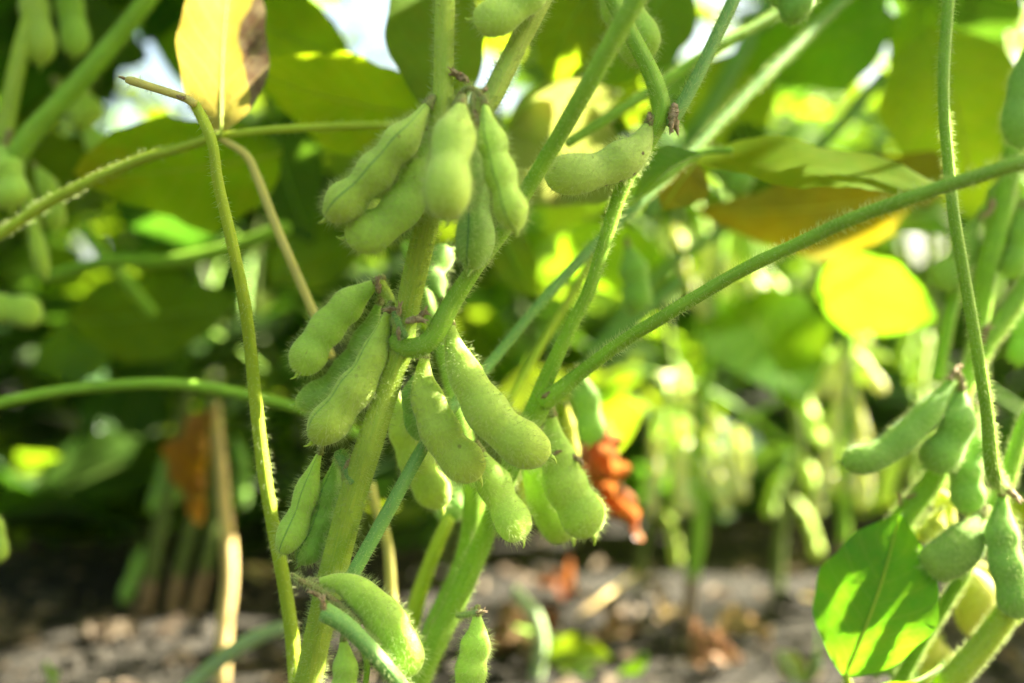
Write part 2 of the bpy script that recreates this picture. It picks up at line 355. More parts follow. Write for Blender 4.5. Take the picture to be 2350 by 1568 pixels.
def tube(name, pts, rads, mat, parent, hair=0, seg=12, ridge=0.05, hlen=0.0021, hrad=0.000048, wob=0.0, n=None):
    """hairy ridged stalk through pts with radius rads at each point"""
    pts = np.asarray(pts, float)
    n = n or max(10, int(len(pts)*9))
    q, r, L = spline(pts, n, rads)
    if wob: q = q+rng.normal(0, wob, q.shape)
    T, N, B = frames(q, (0.3, -1, 0.2))
    th = np.linspace(0, 2*np.pi, seg, endpoint=False)
    rr = r[:, None]*(1+ridge*np.cos(5*th)[None]+ridge*0.5*np.cos(2*th+1)[None])
    V = q[:, None]+rr[..., None]*(np.cos(th)[None, :, None]*N[:, None]+np.sin(th)[None, :, None]*B[:, None])
    nv = seg
    V = V.reshape(-1, 3)
    s = np.linspace(0, L, n)
    uv = np.stack([np.repeat(s*20, nv), np.tile(np.abs(th/np.pi-1), n)], 1)
    # caps
    V = np.vstack([V, q[0]-T[0]*r[0]*0.4, q[-1]+T[-1]*r[-1]*0.5]); uv = np.vstack([uv, [0, 0], [L*20, 0]])
    Fq = grid_faces(n, nv, True)[:, ::-1]
    j = np.arange(nv)
    capA = np.stack([np.full(nv, n*nv), j, (j+1) % nv], 1)[:, [0, 1, 2]]
    capB = np.stack([np.full(nv, n*nv+1), (n-1)*nv+(j+1) % nv, (n-1)*nv+j], 1)
    Fqx = Fq
    if hair:
        cnt = int(1.4*hair*L*2*np.pi*np.mean(r)*1e6)
        p, nr, idx = surf_sample(V, Fq, cnt)
        cen = q[np.clip(idx//nv, 0, n-1)]
        nr = np.where(((p-cen)*nr).sum(1, keepdims=True) < 0, -nr, nr)
        h = hairs(p, nr, T[np.clip(idx//nv, 0, n-1)], hlen, hrad)
        k = len(V); VV = np.vstack([V, h[0]]); uvv = np.vstack([uv, np.zeros((len(h[0]), 2))])
        mi = np.concatenate([np.zeros(len(Fq)+2*nv), np.ones(len(h[1])+len(h[2]))])
        o = finish(name, VV, [Fq, capA, capB, h[1]+k, h[2]+k], [mat, M['hair']], parent, uvv, matidx=mi)
    else:
        o = finish(name, V, [Fq, capA, capB], mat, parent, uv)
    return o
def ptube(name, pp, mat, parent, hair=0, **kw):
    """pp: (x, y, depth, width) pixel readings"""
    return tube(name, [P(x, y, d) for x, y, d, w in pp], [w/2/F*d for x, y, d, w in pp], mat, parent, hair, **kw)

def pod_geom(q3, W, roll, seeds, flat, n=44, seg=28, ref=None, neck=0.2, bulge=1.0):
    q, L = spline(q3, n)
    ref = np.array([0.05, -1, 0.05]) if ref is None else ref
    T, N, B = frames(q, ref)
    c, s_ = math.cos(R(roll)), math.sin(R(roll))
    Fd = N*c+B*s_; Sd = -N*s_+B*c            # Fd = flat face direction, Sd = towards the suture
    s = np.linspace(0, 1, n)
    env = np.clip(s/neck, 0, 1); env = 0.22+0.78*env*(2-env)**0.6*env**0.1
    tail = np.clip((1-s)/0.16, 0, 1); env = env*np.sqrt(np.clip(1-(1-tail)**2.2, 0, 1))
    cen = (np.arange(seeds)+0.5)/seeds*0.80+0.16
    bead = np.zeros(n)
    for k in cen: bead = np.maximum(bead, np.exp(-((s-k)/(0.30/seeds))**2))
    big = 1+0.08*np.clip((s-0.5)*2, 0, 1)
    bead = 1-(1-bead)*bulge
    a = W/2*env*(0.78+0.24*bead)*big; b = W/2*flat*env*(0.62+0.42*bead)*big
    th = np.linspace(0, 2*np.pi, seg, endpoint=False)
    ct, st = np.cos(th), np.sin(th)
    tt = np.minimum(th, 2*np.pi-th)
    ridge = 0.05*np.exp(-(tt/0.17)**2)+0.03*np.exp(-((th-np.pi)/0.15)**2)
    groove = -0.03*np.exp(-((tt-0.36)/0.14)**2)
    rad = 1+ridge+groove
    V = q[:, None]+(a[:, None]*(ct*rad)[None])[..., None]*Sd[:, None]+(b[:, None]*(np.sign(st)*np.abs(st)**0.92*rad)[None])[..., None]*Fd[:, None]
    # slight shift of the belly to one side gives the pod its asymmetric outline
    V = V-(Sd*(0.06*W*np.sin(np.pi*s))[:, None])[:, None]
    V = V.reshape(-1, 3)
    uv = np.stack([np.repeat(s, seg), np.tile(np.minimum(th, 2*np.pi-th)/(2*np.pi), n)], 1)
    # beak
    tip = q[-1]+T[-1]*W*0.10+Sd[-1]*W*0.10
    V = np.vstack([V, tip, q[0]-T[0]*W*0.05]); uv = np.vstack([uv, [1, .5], [0, .5]])
    Fq = grid_faces(n, seg, True)[:, ::-1]
    j = np.arange(seg)
    capB = np.stack([np.full(seg, n*seg), (n-1)*seg+(j+1) % seg, (n-1)*seg+j], 1)
    capA = np.stack([np.full(seg, n*seg+1), j, (j+1) % seg], 1)
    return V, Fq, capA, capB, uv, q, T, Sd, L
def pod(parent, pts, W, roll=0, seeds=3, flat=0.72, mat='pod', hair=1.5, hlen=0.0026, hrad=0.000042, calyx=True, beak=True, label=None, neck=0.36, bulge=0.75):
    """pts world points base -> tip, W visible width in metres"""
    V, Fq, cA, cB, uv, q, T, Sd, L = pod_geom(pts, W, roll, seeds, flat, neck=neck, bulge=bulge)
    nv = 28
    cnt = int(hair*L*W*2.7*1e6)
    if cnt > 20:
        p, nr, idx = surf_sample(V, Fq, cnt); st = np.clip(idx//nv, 0, len(q)-1)
        nr = np.where(((p-q[st])*nr).sum(1, keepdims=True) < 0, -nr, nr)
        h = hairs(p, nr, T[st], hlen, hrad); k = len(V)
        mi = np.concatenate([np.zeros(len(Fq)+2*nv), np.ones(len(h[1])+len(h[2]))])
        o = finish('pod', np.vstack([V, h[0]]), [Fq, cA, cB, h[1]+k, h[2]+k], [M[mat], M['hair']], parent,
                   np.vstack([uv, np.zeros((len(h[0]), 2))]), matidx=mi)
    else:
        o = finish('pod', V, [Fq, cA, cB], M[mat], parent, uv)
    if calyx:
        b, t = q[0], T[0]
        tube('calyx', [b-t*W*0.22, b-t*W*0.05, b+t*W*0.12], [W*0.08, W*0.12, W*0.145], M['calyx'], o, hair=2.0 if hair > 0.5 else 0, seg=9, ridge=0.14, n=8, hlen=0.0009)
    if beak:
        e, t = q[-1], T[-1]
        tube('pod_tip', [e+Sd[-1]*W*0.05-t*W*0.02, e+t*W*0.10+Sd[-1]*W*0.10, e+t*W*0.17+Sd[-1]*W*0.19], [W*0.07, W*0.03, W*0.012], M[mat], o, seg=7, n=7)
    if label: o['label'] = label
    return o
def ppod(parent, pp, w, **kw):
    d = np.mean([p[2] for p in pp])
    return pod(parent, [P(*p) for p in pp], w*.96/F*d, **kw)

def leaf_geom(base, tip, width, nrm, fold=0.12, droop=0.08, wave=0.03, nu=26, nv=11, peak=0.75, twist=0.0, curl=0.0, seed=0, crumple=0.0):
    r = np.random.default_rng(seed)
    base, tip = np.asarray(base), np.asarray(tip)
    T = tip-base; L = np.linalg.norm(T); T = T/L
    N = np.asarray(nrm, float); N = unit(N-T*np.dot(N, T)); S = np.cross(T, N)
    u = np.linspace(0, 1, nu); v = np.linspace(-1, 1, nv)
    f = np.sin(np.pi*np.clip(u, 0, 1)**peak)**0.85
    f = f*(1-0.35*np.clip((u-0.8)/0.2, 0, 1)**2); f = np.maximum(f, 0.004)
    U, Vv = np.meshgrid(u, v, indexing='ij'); H = (width/2*f)[:, None]
    ph = r.uniform(0, 6.28, 6)
    edge = 1+0.035*np.sin(U*23+ph[0]+np.sign(Vv))+0.03*np.sin(U*11+ph[1]+2*np.sign(Vv))
    ang = twist*(U-0.5)
    x = H*Vv*edge
    z = fold*np.abs(x)+curl*x*x/width - droop*L*(4*(U-0.45)**2) \
        + wave*width*(np.abs(Vv)**1.4)*np.sin(U*14+ph[2]+1.5*np.sign(Vv))+wave*0.5*width*np.sin(U*6+Vv*2.0+ph[3])
    # quilting between the side veins
    z = z+0.010*width*np.sin((U*8-np.abs(Vv)*2.1)*2*np.pi)*np.minimum(1, np.abs(Vv)*3)
    if crumple:
        for k in range(7):
            a, c = r.uniform(6, 30), r.uniform(1.5, 7)
            z = z+crumple*width*np.sin(U*a+Vv*c+r.uniform(0, 6.28))*r.uniform(.3, 1)
            x = x+crumple*0.45*width*np.sin(U*a*1.3-Vv*c+r.uniform(0, 6.28))*r.uniform(.3, 1)*np.minimum(1, 6*U*(1-U))
    xs = x*np.cos(ang)-z*np.sin(ang); zs = x*np.sin(ang)+z*np.cos(ang)
    side = 0.03*L*np.sin(np.pi*U)*math.sin(ph[4])
    Pn = base+T*(U*L)[..., None]+S*(xs+side)[..., None]+N*zs[..., None]
    uv = np.stack([U, Vv*0.5+0.5], -1).reshape(-1, 2)
    return Pn.reshape(-1, 3), grid_faces(nu, nv, False), uv, Pn[:, nv//2], N
_ls = [0]
def leaf(parent, base, tip, width, nrm, mat='leaf', midrib=True, name='leaf', label=None, **kw):
    _ls[0] += 1
    V, Fq, uv, mid, N = leaf_geom(base, tip, width, nrm, seed=_ls[0], **kw)
    o = finish(name, V, [Fq], M[mat], parent, uv)
    if midrib:
        k = len(mid)
        tube('midrib', mid[::3]-N*0.0001, np.linspace(0.00065, 0.0002, len(mid[::3])), M['petiole' if mat in ('leaf', 'leaf_dark', 'leaf_lime', 'leaf_fresh', 'leaf_olive') else 'stem_y'], o, seg=6, n=k, ridge=0)
    if label: o['label'] = label
    return o
def pleaf(parent, b, t, w, roll=0, mat='leaf', **kw):
    """base and tip as (x, y, depth); w = true width in px at mean depth; roll about the long axis away from facing the camera"""
    B, Tt = P(*b), P(*t); d = (b[2]+t[2])/2; T = unit(Tt-B)
    n = np.array([0, -1, 0.0]); n = unit(n-T*np.dot(n, T)); s = np.cross(T, n)
    nn = n*math.cos(R(roll))+s*math.sin(R(roll))
    return leaf(parent, B, Tt, w/F*d, nn, mat, **kw)
def dried_flower(parent, x, y, d, s=1.0, ang=0.0, name='dried_flower'):
    s *= 0.75
    c = P(x, y, d); dr = np.array([math.cos(R(ang)), -0.2, math.sin(R(ang))]); u = 0.0019*s
    o = tube(name, [c-dr*u, c, c+dr*u*0.9, c+dr*u*1.7+np.array([0, 0, -u*0.4])], [u*0.35, u*0.55, u*0.42, u*0.1], M['dried'], parent, seg=9, ridge=0.2, wob=u*0.07, hair=2, hlen=0.0007)
    for k in range(3):
        e = c+dr*u*1.0; t = unit(dr+rng.normal(0, 0.6, 3))
        tube('petal', [e-dr*u*0.5, e+t*u*0.7, e+t*u*1.5], [u*0.22, u*0.2, u*0.03], M['dried'], o, seg=6, ridge=0.2, n=7)
    return o

# ------------------------------------------------------------------ the ground
def fbm(x, y, oct=5, s=1.0):
    z = np.zeros_like(x); a = 1.0; r = np.random.default_rng(3)
    for k in range(oct):
        for j in range(3):
            t = r.uniform(0, 6.28); p = r.uniform(0, 6.28)
            z += a*np.sin((x*math.cos(t)+y*math.sin(t))*s*(1.0+0.23*j)+p)/3
        a *= 0.55; s *= 2.1
    return z
def ground_z(x, y): return 0.006*fbm(x, y, 6, 14.0)
nx, ny = 240, 240
gx = np.sinh(np.linspace(-4.6, 4.6, nx)); gx = gx/gx.max()*60
gy = np.sinh(np.linspace(-4.3, 4.9, ny)); gy = gy/gy.max()*80+0.4
GX, GY = np.meshgrid(gx, gy, indexing='ij'); GZ = ground_z(GX, GY)*np.exp(-((GX/6)**2+(GY/6)**2))
o = finish('soil_ground', np.stack([GX, GY, GZ], -1).reshape(-1, 3), [grid_faces(nx, ny, False)], M['soil'])
tag(o, 'bare grey brown soil between the soybean rows', 'soil', None, 'structure')
# crumbs and clods
def clod_mesh():
    ph = np.linspace(0, np.pi, 7)[1:-1]; th = np.linspace(0, 2*np.pi, 8, endpoint=False)
    V = np.array([[math.sin(a)*math.cos(b), math.sin(a)*math.sin(b), math.cos(a)] for a in ph for b in th])
    V = np.vstack([V, [0, 0, 1], [0, 0, -1]]); n = len(ph)*8
    Q = grid_faces(len(ph), 8, True); j = np.arange(8)
    t1 = np.stack([np.full(8, n), j, (j+1) % 8], 1); t2 = np.stack([np.full(8, n+1), (len(ph)-1)*8+(j+1) % 8, (len(ph)-1)*8+j], 1)
    return V, Q, t1, t2
cv, cq, c1, c2 = clod_mesh(); allv, fq, ft = [], [], []
N_CL = 3600
for k in range(N_CL):
    y = 0.12+abs(rng.normal(0, 0.6)); x = rng.uniform(-1, 1)*(0.35+0.75*(y+0.3))
    s = 0.0022*math.exp(rng.normal(0, 0.55))*(1+0.35*y)
    v = cv*(1+rng.normal(0, 0.16, (len(cv), 1)))*np.array([1, rng.uniform(0.6, 1.1), rng.uniform(0.5, 0.85)])*s
    a = rng.uniform(0, 6.28); v = v @ np.array([[math.cos(a), -math.sin(a), 0], [math.sin(a), math.cos(a), 0], [0, 0, 1]])
    v = v+np.array([x, y, float(ground_z(np.array(x), np.array(y)))+s*0.25])
    b = k*len(cv); allv.append(v); fq.append(cq+b); ft.append(c1+b); ft.append(c2+b)
o = finish('soil_crumbs', np.vstack(allv), [np.vstack(fq), np.vstack(ft)], M['clod'])
tag(o, 'loose crumbs and small clods lying on the soil', 'soil crumbs', None, 'stuff')

# ------------------------------------------------------------------ where sun flecks and sky gaps are kept open
SKY_ = [(875, 40, 62), (855, 115, 52), (350, 140, 40), (390, 200, 45), (455, 170, 38), (470, 250, 30), (1985, 140, 42), (2120, 555, 46), (262, 300, 36),
       (290, 335, 28), (212, 578, 26), (362, 503, 24), (432, 468, 24), (972, 192, 24), (1148, 240, 26), (1515, 60, 24), (1130, 160, 24), (680, 25, 22), (800, 20, 30)]
SKY = [(a, b, r*.85) for a, b, r in SKY_]
OPEN = [  # target point, radius of the shaft of sunlight
 (P(1058, 800, .298), .0045), (P(1015, 770, .30), .003), (P(930, 1500, .294), .010), (P(735, 1500, .315), .009), (P(1010, 1120, .34), .010),
 (P(602, 1060, .326), .010), (P(650, 1330, .328), .007), (P(666, 1440, .328), .010), (P(520, 235, .365), .011), (P(525, 150, .376), .014), (P(530, 60, .387), .014),  (P(1310, 1020, .40), .007), (P(2265, 960, .325), .010), (P(2275, 1060, .325), .010),
 (P(2192, 355, .32), .005), (P(2340, 690, .39), .012), (P(2290, 1150, .36), .010), (P(2240, 1290, .36), .012), (P(2200, 1400, .38), .02), (P(2270, 1480, .35), .015),
 (P(2050, 1290, .36), .011), (P(1930, 1470, .36), .012), (P(2010, 1430, .36), .007), (P(2340, 1250, .34), .010), (P(2130, 1130, .37), .008),
  (P(2010, 690, .6), .055), (P(490, 580, .5), .010), (P(505, 893, .40), .005), (P(525, 1250, .55), .02),
 (P(525, 1350, .55), .02), (P(520, 1480, .55), .02), (P(1430, 1100, .5), .025), (P(1400, 1030, .5), .015), (P(1000, 1250, .36), .006), (P(1090, 1330, .34), .006), (P(1075, 1470, .31), .006)]
for k in range(46): OPEN.append((P(rng.uniform(1380, 1800), rng.uniform(430, 1000), rng.uniform(.7, 1.15)), .006))
for k in range(13): OPEN.append((P(rng.uniform(20, 720), rng.uniform(560, 1050), rng.uniform(.7, 1.2)), .004))
for k in range(14): OPEN.append((P(rng.uniform(1860, 2300), rng.uniform(560, 1150), rng.uniform(.65, 1.0)), .007))
for k in range(30):
    x, y = rng.uniform(1150, 2100), rng.uniform(1330, 1568); OPEN.append((P(x, y, CAMH*F/(y-784)), .012))
for k in range(11):
    x, y = rng.uniform(30, 680), rng.uniform(1435, 1510); OPEN.append((P(x, y, CAMH*F/(y-784)), .006))
for x, y, d in [(1600, 930, .7), (1595, 1080, .7), (1660, 1070, .7), (1685, 1060, .7), (1640, 1100, .7), (1565, 1080, .7), (1620, 720, .7), (1690, 760, .7), (1742, 780, .7), (1720, 690, .7), (1560, 580, .7), (1650, 610, .7),
                (1590, 1200, .7), (1600, 1300, .7), (1935, 850, .68), (1960, 940, .68), (1915, 980, .68), (1990, 850, .68), (1950, 1050, .68), (1890, 870, .68), (1985, 1090, .68), (1890, 1100, .68), (375, 810, .7), (460, 760, .8), (520, 800, .8)]:
    OPEN.append((P(x, y, d), .012))
OP = np.array([p for p, r in OPEN]); OR = np.array([r for p, r in OPEN])
def clear(c, rad, sky=True, frame_near=None):
    """may a leaf of this radius sit at c?"""
    x, y, d = proj(c)
    if sky and d > 0.3:
        for sx, sy, sr in SKY:
            if (x-sx)**2+(y-sy)**2 < (sr+0.75*rad/d*F)**2: return False
    v = c-OP; t = v @ SUN
    dist = np.linalg.norm(v-t[:, None]*SUN, axis=1)
    if np.any((t > 0.015) & (dist < OR+0.8*rad)): return False
    return True

# ------------------------------------------------------------------ MAIN PLANT
gz = lambda x, y: float(ground_z(np.array(x), np.array(y)))
b0 = P(640, 2280, .31); b0[2] = gz(b0[0], b0[1])
main = thing('soybean_plant', b0, 'fuzzy green soybean plant in sharp focus hung with plump pods, in the middle', 'soybean plant', 'soybean plants in the near row')
top = P(1022, -300, .285)
ptube('stem', [(640, 2290, .31, 66), (655, 2000, .314, 66), (680, 1700, .316, 64), (708, 1560, .316, 62), (735, 1430, .314, 62), (760, 1330, .311, 66), (785, 1230, .307, 64), (812, 1130, .303, 64),
               (850, 1010, .30, 62), (880, 920, .301, 56), (905, 850, .301, 50), (921, 800, .301, 58), (931, 730, .301, 54), (947, 650, .30, 56), (972, 540, .296, 58), (995, 420, .29, 54),
               (1010, 290, .287, 56), (1016, 240, .286, 54), (1017, 190, .286, 46), (1019, 80, .286, 46), (1022, -60, .286, 46), (1024, -400, .29, 44), (1040, -900, .30, 36), (1050, -1500, .31, 20)],
      M['stem'], main, hair=1.0, seg=20, ridge=0.035, n=170)
# branch with brown streaks from the upper node
ptube('branch', [(1035, 300, .287, 46), (1075, 270, .287, 48), (1120, 235, .288, 48), (1155, 170, .289, 48), (1195, 90, .29, 48), (1245, -10, .291, 50), (1330, -200, .30, 44), (1450, -600, .32, 34)], M['streaky'], main, hair=1.2, seg=16, ridge=0.04, n=60)
# swollen petiole base curling off the middle node, petiole running up to the right
ptube('petiole', [(905, 780, .300, 40), (925, 795, .298, 46), (960, 797, .296, 46), (992, 775, .296, 46), (1015, 735, .296, 46), (1040, 690, .296, 42), (1090, 615, .294, 36), (1150, 535, .291, 34), (1215, 425, .287, 35),
                  (1290, 300, .280, 38), (1380, 140, .270, 42), (1475, -30, .262, 44), (1600, -260, .26, 40), (1700, -420, .27, 36)], M['petiole'], main, hair=0.9, seg=16, ridge=0.04, n=110)
ptube('petiole', [(800, 1335, .300, 32), (890, 1175, .302, 33), (980, 1012, .306, 30), (1050, 920, .325, 27), (1110, 852, .335, 25), (1250, 685, .345, 24), (1380, 548, .355, 24), (1560, 375, .375, 26), (1650, 280, .385, 26), (1780, 150, .40, 26), (1920, 15, .42, 26), (2050, -120, .44, 24)],
      M['petiole_blue'], main, hair=0.6, seg=12, n=80)
# the broken leafless petiole on the left: yellow end, dark scar, then a long green stalk
bp = ptube('petiole', [(446, 238, .302, 22), (470, 285, .302, 26), (488, 335, .302, 24), (500, 420, .304, 25), (528, 540, .308, 26), (558, 680, .314, 27), (574, 800, .320, 28), (588, 940, .324, 29), (605, 1080, .326, 30), (625, 1200, .327, 30),
                       (650, 1330, .328, 31), (668, 1450, .328, 31), (678, 1570, .328, 32), (690, 1700, .325, 34)], M['stem_y'], main, hair=0.35, seg=14, n=110, ridge=0.07)
bp['label'] = 'long leafless petiole with a broken yellow end'
br = ptube('broken_end', [(448, 240, .30, 20), (425, 226, .30, 19), (385, 212, .30, 19), (340, 198, .30, 19), (305, 187, .30, 21), (290, 183, .30, 15)], M['straw_y'], bp, hair=0.4, n=30)
dried_flower(main, 284, 180, .30, 0.55, 160, 'dry_tip'); dried_flower(main, 412, 222, .299, 0.7, -20, 'dark_scar')
ptube('petiole', [(745, 1405, .285, 46), (790, 1432, .283, 42), (850, 1490, .281, 38), (910, 1560, .28, 36), (980, 1660, .28, 32)], M['petiole_blue'], main, hair=1.2, n=40)
ptube('flower_stalk', [(670, 1318, .29, 10), (690, 1333, .289, 14), (730, 1352, .289, 16), (775, 1385, .289, 15), (830, 1430, .289, 12)], M['calyx'], main, hair=4, n=30)
ptube('flower_stalk', [(835, 1480, .29, 16), (842, 1530, .29, 15), (835, 1600, .29, 12)], M['petiole'], main, hair=1, n=16)

# the pods
ppod(main, [(985, 235, .283), (945, 295, .281), (900, 345, .281), (850, 405, .282), (800, 455, .283), (748, 505, .284)], 96, roll=-80, seeds=3, flat=0.95, hair=1.7)
ppod(main, [(992, 290, .287), (975, 360, .287), (940, 440, .286), (880, 510, .286), (792, 552, .287)], 100, roll=12, seeds=3, mat='pod', hair=1.4)
ppod(main, [(1058, 235, .272), (1042, 295, .267), (1026, 370, .261), (1024, 440, .256), (1032, 505, .256)], 106, roll=25, seeds=2, flat=0.95, hair=1.3, neck=0.3)
ppod(main, [(1088, 285, .285), (1085, 390, .286), (1088, 470, .286), (1090, 550, .286), (1080, 622, .286)], 96, roll=-70, seeds=2, flat=0.9, hair=1.2, neck=0.55, mat='pod_deep')
ppod(main, [(1112, 235, .276), (1125, 310, .273), (1143, 385, .271), (1165, 460, .27), (1188, 532, .27)], 82, roll=-62, seeds=3, flat=0.95, hair=1.4)
ppod(main, [(868, 645, .314), (805, 690, .316), (755, 740, .317), (715, 795, .317), (686, 862, .316)], 88, roll=10, seeds=3, hair=1.0, mat='pod')
ppod(main, [(872, 690, .318), (842, 765, .32), (800, 835, .322), (745, 895, .322), (678, 932, .322)], 74, roll=35, seeds=3, hair=0.9, mat='pod_deep')
ppod(main, [(893, 710, .302), (868, 780, .299), (832, 860, .297), (780, 935, .297), (718, 1018, .297)], 94, roll=-48, seeds=3, flat=0.9, hair=1.3, bulge=0.6, neck=0.55)
ppod(main, [(1030, 738, .300), (1043, 805, .297), (1078, 890, .295), (1132, 970, .294), (1200, 1022, .294), (1266, 1042, .294)], 102, roll=5, seeds=3, flat=0.8, hair=1.2, bulge=0.6, neck=0.5)
ppod(main, [(975, 812, .304), (970, 880, .302), (990, 955, .30), (1030, 1030, .30), (1105, 1096, .301)], 94, roll=8, seeds=3, flat=0.8, hair=1.2, bulge=0.65, neck=0.45)
ppod(main, [(965, 845, .316), (945, 910, .317), (950, 965, .318), (985, 1010, .318)], 60, roll=30, seeds=2, hair=1.0, mat='pod_deep')
ppod(main, [(905, 900, .335), (925, 990, .336), (965, 1090, .338), (1020, 1165, .34)], 88, roll=20, seeds=3, hair=0.6)
ppod(main, [(1098, 1030, .318), (1125, 1100, .317), (1160, 1175, .317), (1204, 1236, .317)], 90, roll=-25, seeds=2, hair=1.0)
ppod(main, [(735, 1035, .308), (712, 1100, .309), (690, 1170, .31), (668, 1225, .31), (645, 1272, .31)], 66, roll=-75, seeds=2, flat=1.0, hair=1.2, neck=0.5)
ppod(main, [(775, 1050, .312), (758, 1120, .313), (742, 1190, .314), (715, 1250, .314), (690, 1296, .315)], 72, roll=-60, seeds=3, flat=0.9, hair=1.1, mat='pod_deep')
ppod(main, [(722, 1338, .293), (790, 1345, .292), (850, 1392, .291), (905, 1465, .291), (940, 1556, .291)], 102, roll=20, seeds=3, flat=0.75, hair=1.1, mat='pod', bulge=0.4, neck=0.5)
ppod(main, [(788, 1462, .288), (790, 1520, .288), (785, 1590, .288), (770, 1680, .288)], 68, roll=20, seeds=3, hair=1.1)
ppod(main, [(1018, 690, .33), (1000, 640, .335), (1010, 600, .338), (1035, 570, .34)], 60, roll=50, seeds=2, hair=0.5, mat='pod_deep')
ppod(main, [(1265, -70, .285), (1200, -5, .283), (1150, 32, .282), (1085, 50, .282)], 92, roll=20, seeds=2, hair=1.1)
# withered flower remains at the nodes
for a in [(1060, 178, .284, 1.5, 150), (1062, 240, .28, 1.3, -70), (1092, 268, .275, 1.2, -80), (1100, 212, .28, 1.0, 20), (905, 712, .297, 1.2, 170), (915, 718, .296, 1.1, 80), (950, 735, .293, 1.4, 5),
          (965, 725, .294, 1.2, 40), (915, 760, .294, 0.9, -90), (868, 660, .311, 1.2, 100), (795, 1070, .30, 1.0, 60), (728, 1365, .288, 1.0, 150), (742, 1395, .283, 1.2, 90), (1100, 1405, .308, 0.8, 10)]:
    dried_flower(main, *a)
ptube('flower_stalk', [(1040, 245, .284, 16), (1068, 205, .282, 14), (1095, 210, .279, 13), (1112, 235, .276, 14)], M['calyx'], main, hair=2.5, n=20)
ptube('flower_stalk', [(1088, 215, .279, 14), (1085, 245, .276, 13), (1090, 280, .276, 12)], M['calyx'], main, hair=2.5, n=14)
ptube('flower_stalk', [(905, 718, .297, 16), (918, 748, .295, 18), (930, 775, .295, 18)], M['petiole_blue'], main, hair=4, n=14)
ptube('flower_stalk', [(870, 650, .314, 30), (895, 690, .311, 24), (915, 760, .304, 20)], M['stem'], main, hair=1.5, n=16)
ptube('flower_stalk', [(780, 1040, .305, 30), (800, 1080, .301, 30), (812, 1110, .299, 22)], M['petiole_blue'], main, hair=3, n=14)

# ------------------------------------------------------------------ SECOND PLANT (behind and to the right of the first)
b1 = P(820, 2100, .345); b1[2] = gz(b1[0], b1[1])
sec = thing('soybean_plant', b1, 'slender forked soybean plant with a brown speckled bent pod, behind the sharpest plant', 'soybean plant', 'soybean plants in the near row')
ptube('stem', [(820, 2110, .345, 56), (870, 1800, .345, 54), (950, 1580, .345, 52), (1000, 1475, .345, 52), (1055, 1360, .344, 50), (1108, 1240, .342, 46), (1165, 1090, .335, 44), (1205, 985, .33, 52), (1232, 940, .327, 56),
               (1250, 880, .325, 40), (1292, 785, .322, 32), (1350, 668, .319, 30), (1392, 540, .317, 32), (1428, 430, .315, 34), (1478, 340, .313, 38), (1515, 268, .311, 44), (1512, 225, .311, 46), (1492, 165, .311, 40), (1445, 75, .312, 38), (1395, -25, .314, 38), (1330, -200, .32, 34), (1290, -500, .33, 28)],
      M['petiole'], sec, hair=0.8, seg=16, n=150, ridge=0.05)
ptube('petiole', [(1245, 925, .324, 44), (1285, 895, .322, 40), (1330, 858, .320, 32), (1420, 790, .312, 30), (1520, 728, .303, 31), (1700, 622, .295, 31), (1830, 560, .286, 31), (1960, 500, .278, 32), (2100, 450, .271, 33), (2250, 402, .265, 34), (2380, 362, .262, 34), (2600, 300, .27, 32)],
      M['petiole'], sec, hair=0.8, seg=14, n=110, hlen=0.0023)
ptube('petiole', [(1535, 285, .311, 34), (1562, 245, .311, 32), (1600, 175, .312, 30), (1650, 70, .314, 29), (1695, -30, .316, 29), (1760, -220, .32, 28)], M['petiole_blue'], sec, hair=1.0, seg=14, n=50)
ptube('petiole', [(1300, 330, .37, 24), (1480, 217, .375, 24), (1640, 112, .38, 24), (1785, 30, .39, 24), (1900, -60, .40, 24)], M['petiole'], sec, hair=0.3, n=40)
ptube('petiole', [(1160, 935, .38, 20), (1255, 770, .385, 20), (1345, 620, .39, 22), (1420, 470, .40, 22)], M['stem_y'], sec, n=40)
ptube('branch', [(960, 1560, .365, 60), (1005, 1430, .365, 58), (1058, 1320, .364, 56), (1082, 1230, .363, 54), (1085, 1120, .362, 50), (1060, 980, .362, 44), (1030, 860, .364, 36), (985, 700, .366, 30), (930, 560, .37, 28)], M['petiole'], sec, hair=0.6, n=60)
ptube('petiole', [(930, 1500, .37, 40), (960, 1370, .37, 38), (1000, 1260, .37, 34), (1030, 1190, .372, 30)], M['stem_y'], sec, hair=0.4, n=24)
ptube('petiole', [(900, 1400, .39, 28), (890, 1250, .39, 24), (865, 1170, .39, 22), (850, 1110, .39, 22)], M['straw_y'], sec, n=24)
ppod(sec, [(1492, 278, .310), (1462, 335, .309), (1408, 372, .309), (1345, 392, .308), (1248, 405, .308)], 94, roll=8, seeds=2, flat=0.85, mat='pod_speck', hair=1.1, label='bent two-seeded pod with brown specks')
ppod(sec, [(1375, -50, .332), (1420, 20, .331), (1455, 80, .33), (1482, 142, .33)], 104, roll=40, seeds=2, hair=1.1)
ppod(sec, [(1263, 945, .333), (1270, 1020, .332), (1292, 1110, .332), (1330, 1175, .332), (1368, 1228, .332)], 102, roll=0, seeds=3, flat=0.75, hair=1.0, bulge=0.6, neck=0.5)
ppod(sec, [(1250, 1000, .347), (1240, 1080, .347), (1262, 1170, .347), (1318, 1232, .347)], 96, roll=0, seeds=3, hair=0.8, bulge=0.3)
ppod(sec, [(1325, 850, .39), (1338, 900, .39), (1350, 960, .39), (1358, 1020, .39)], 66, roll=20, seeds=2, hair=0.4, mat='pod_deep')
ppod(sec, [(1095, 1405, .315), (1092, 1460, .313), (1078, 1530, .312), (1070, 1640, .312)], 76, roll=15, seeds=3, hair=1.0)
ppod(sec, [(1210, 1060, .41), (1200, 1110, .41), (1218, 1170, .41)], 46, seeds=2, hair=0.2, mat='pod_yellow')
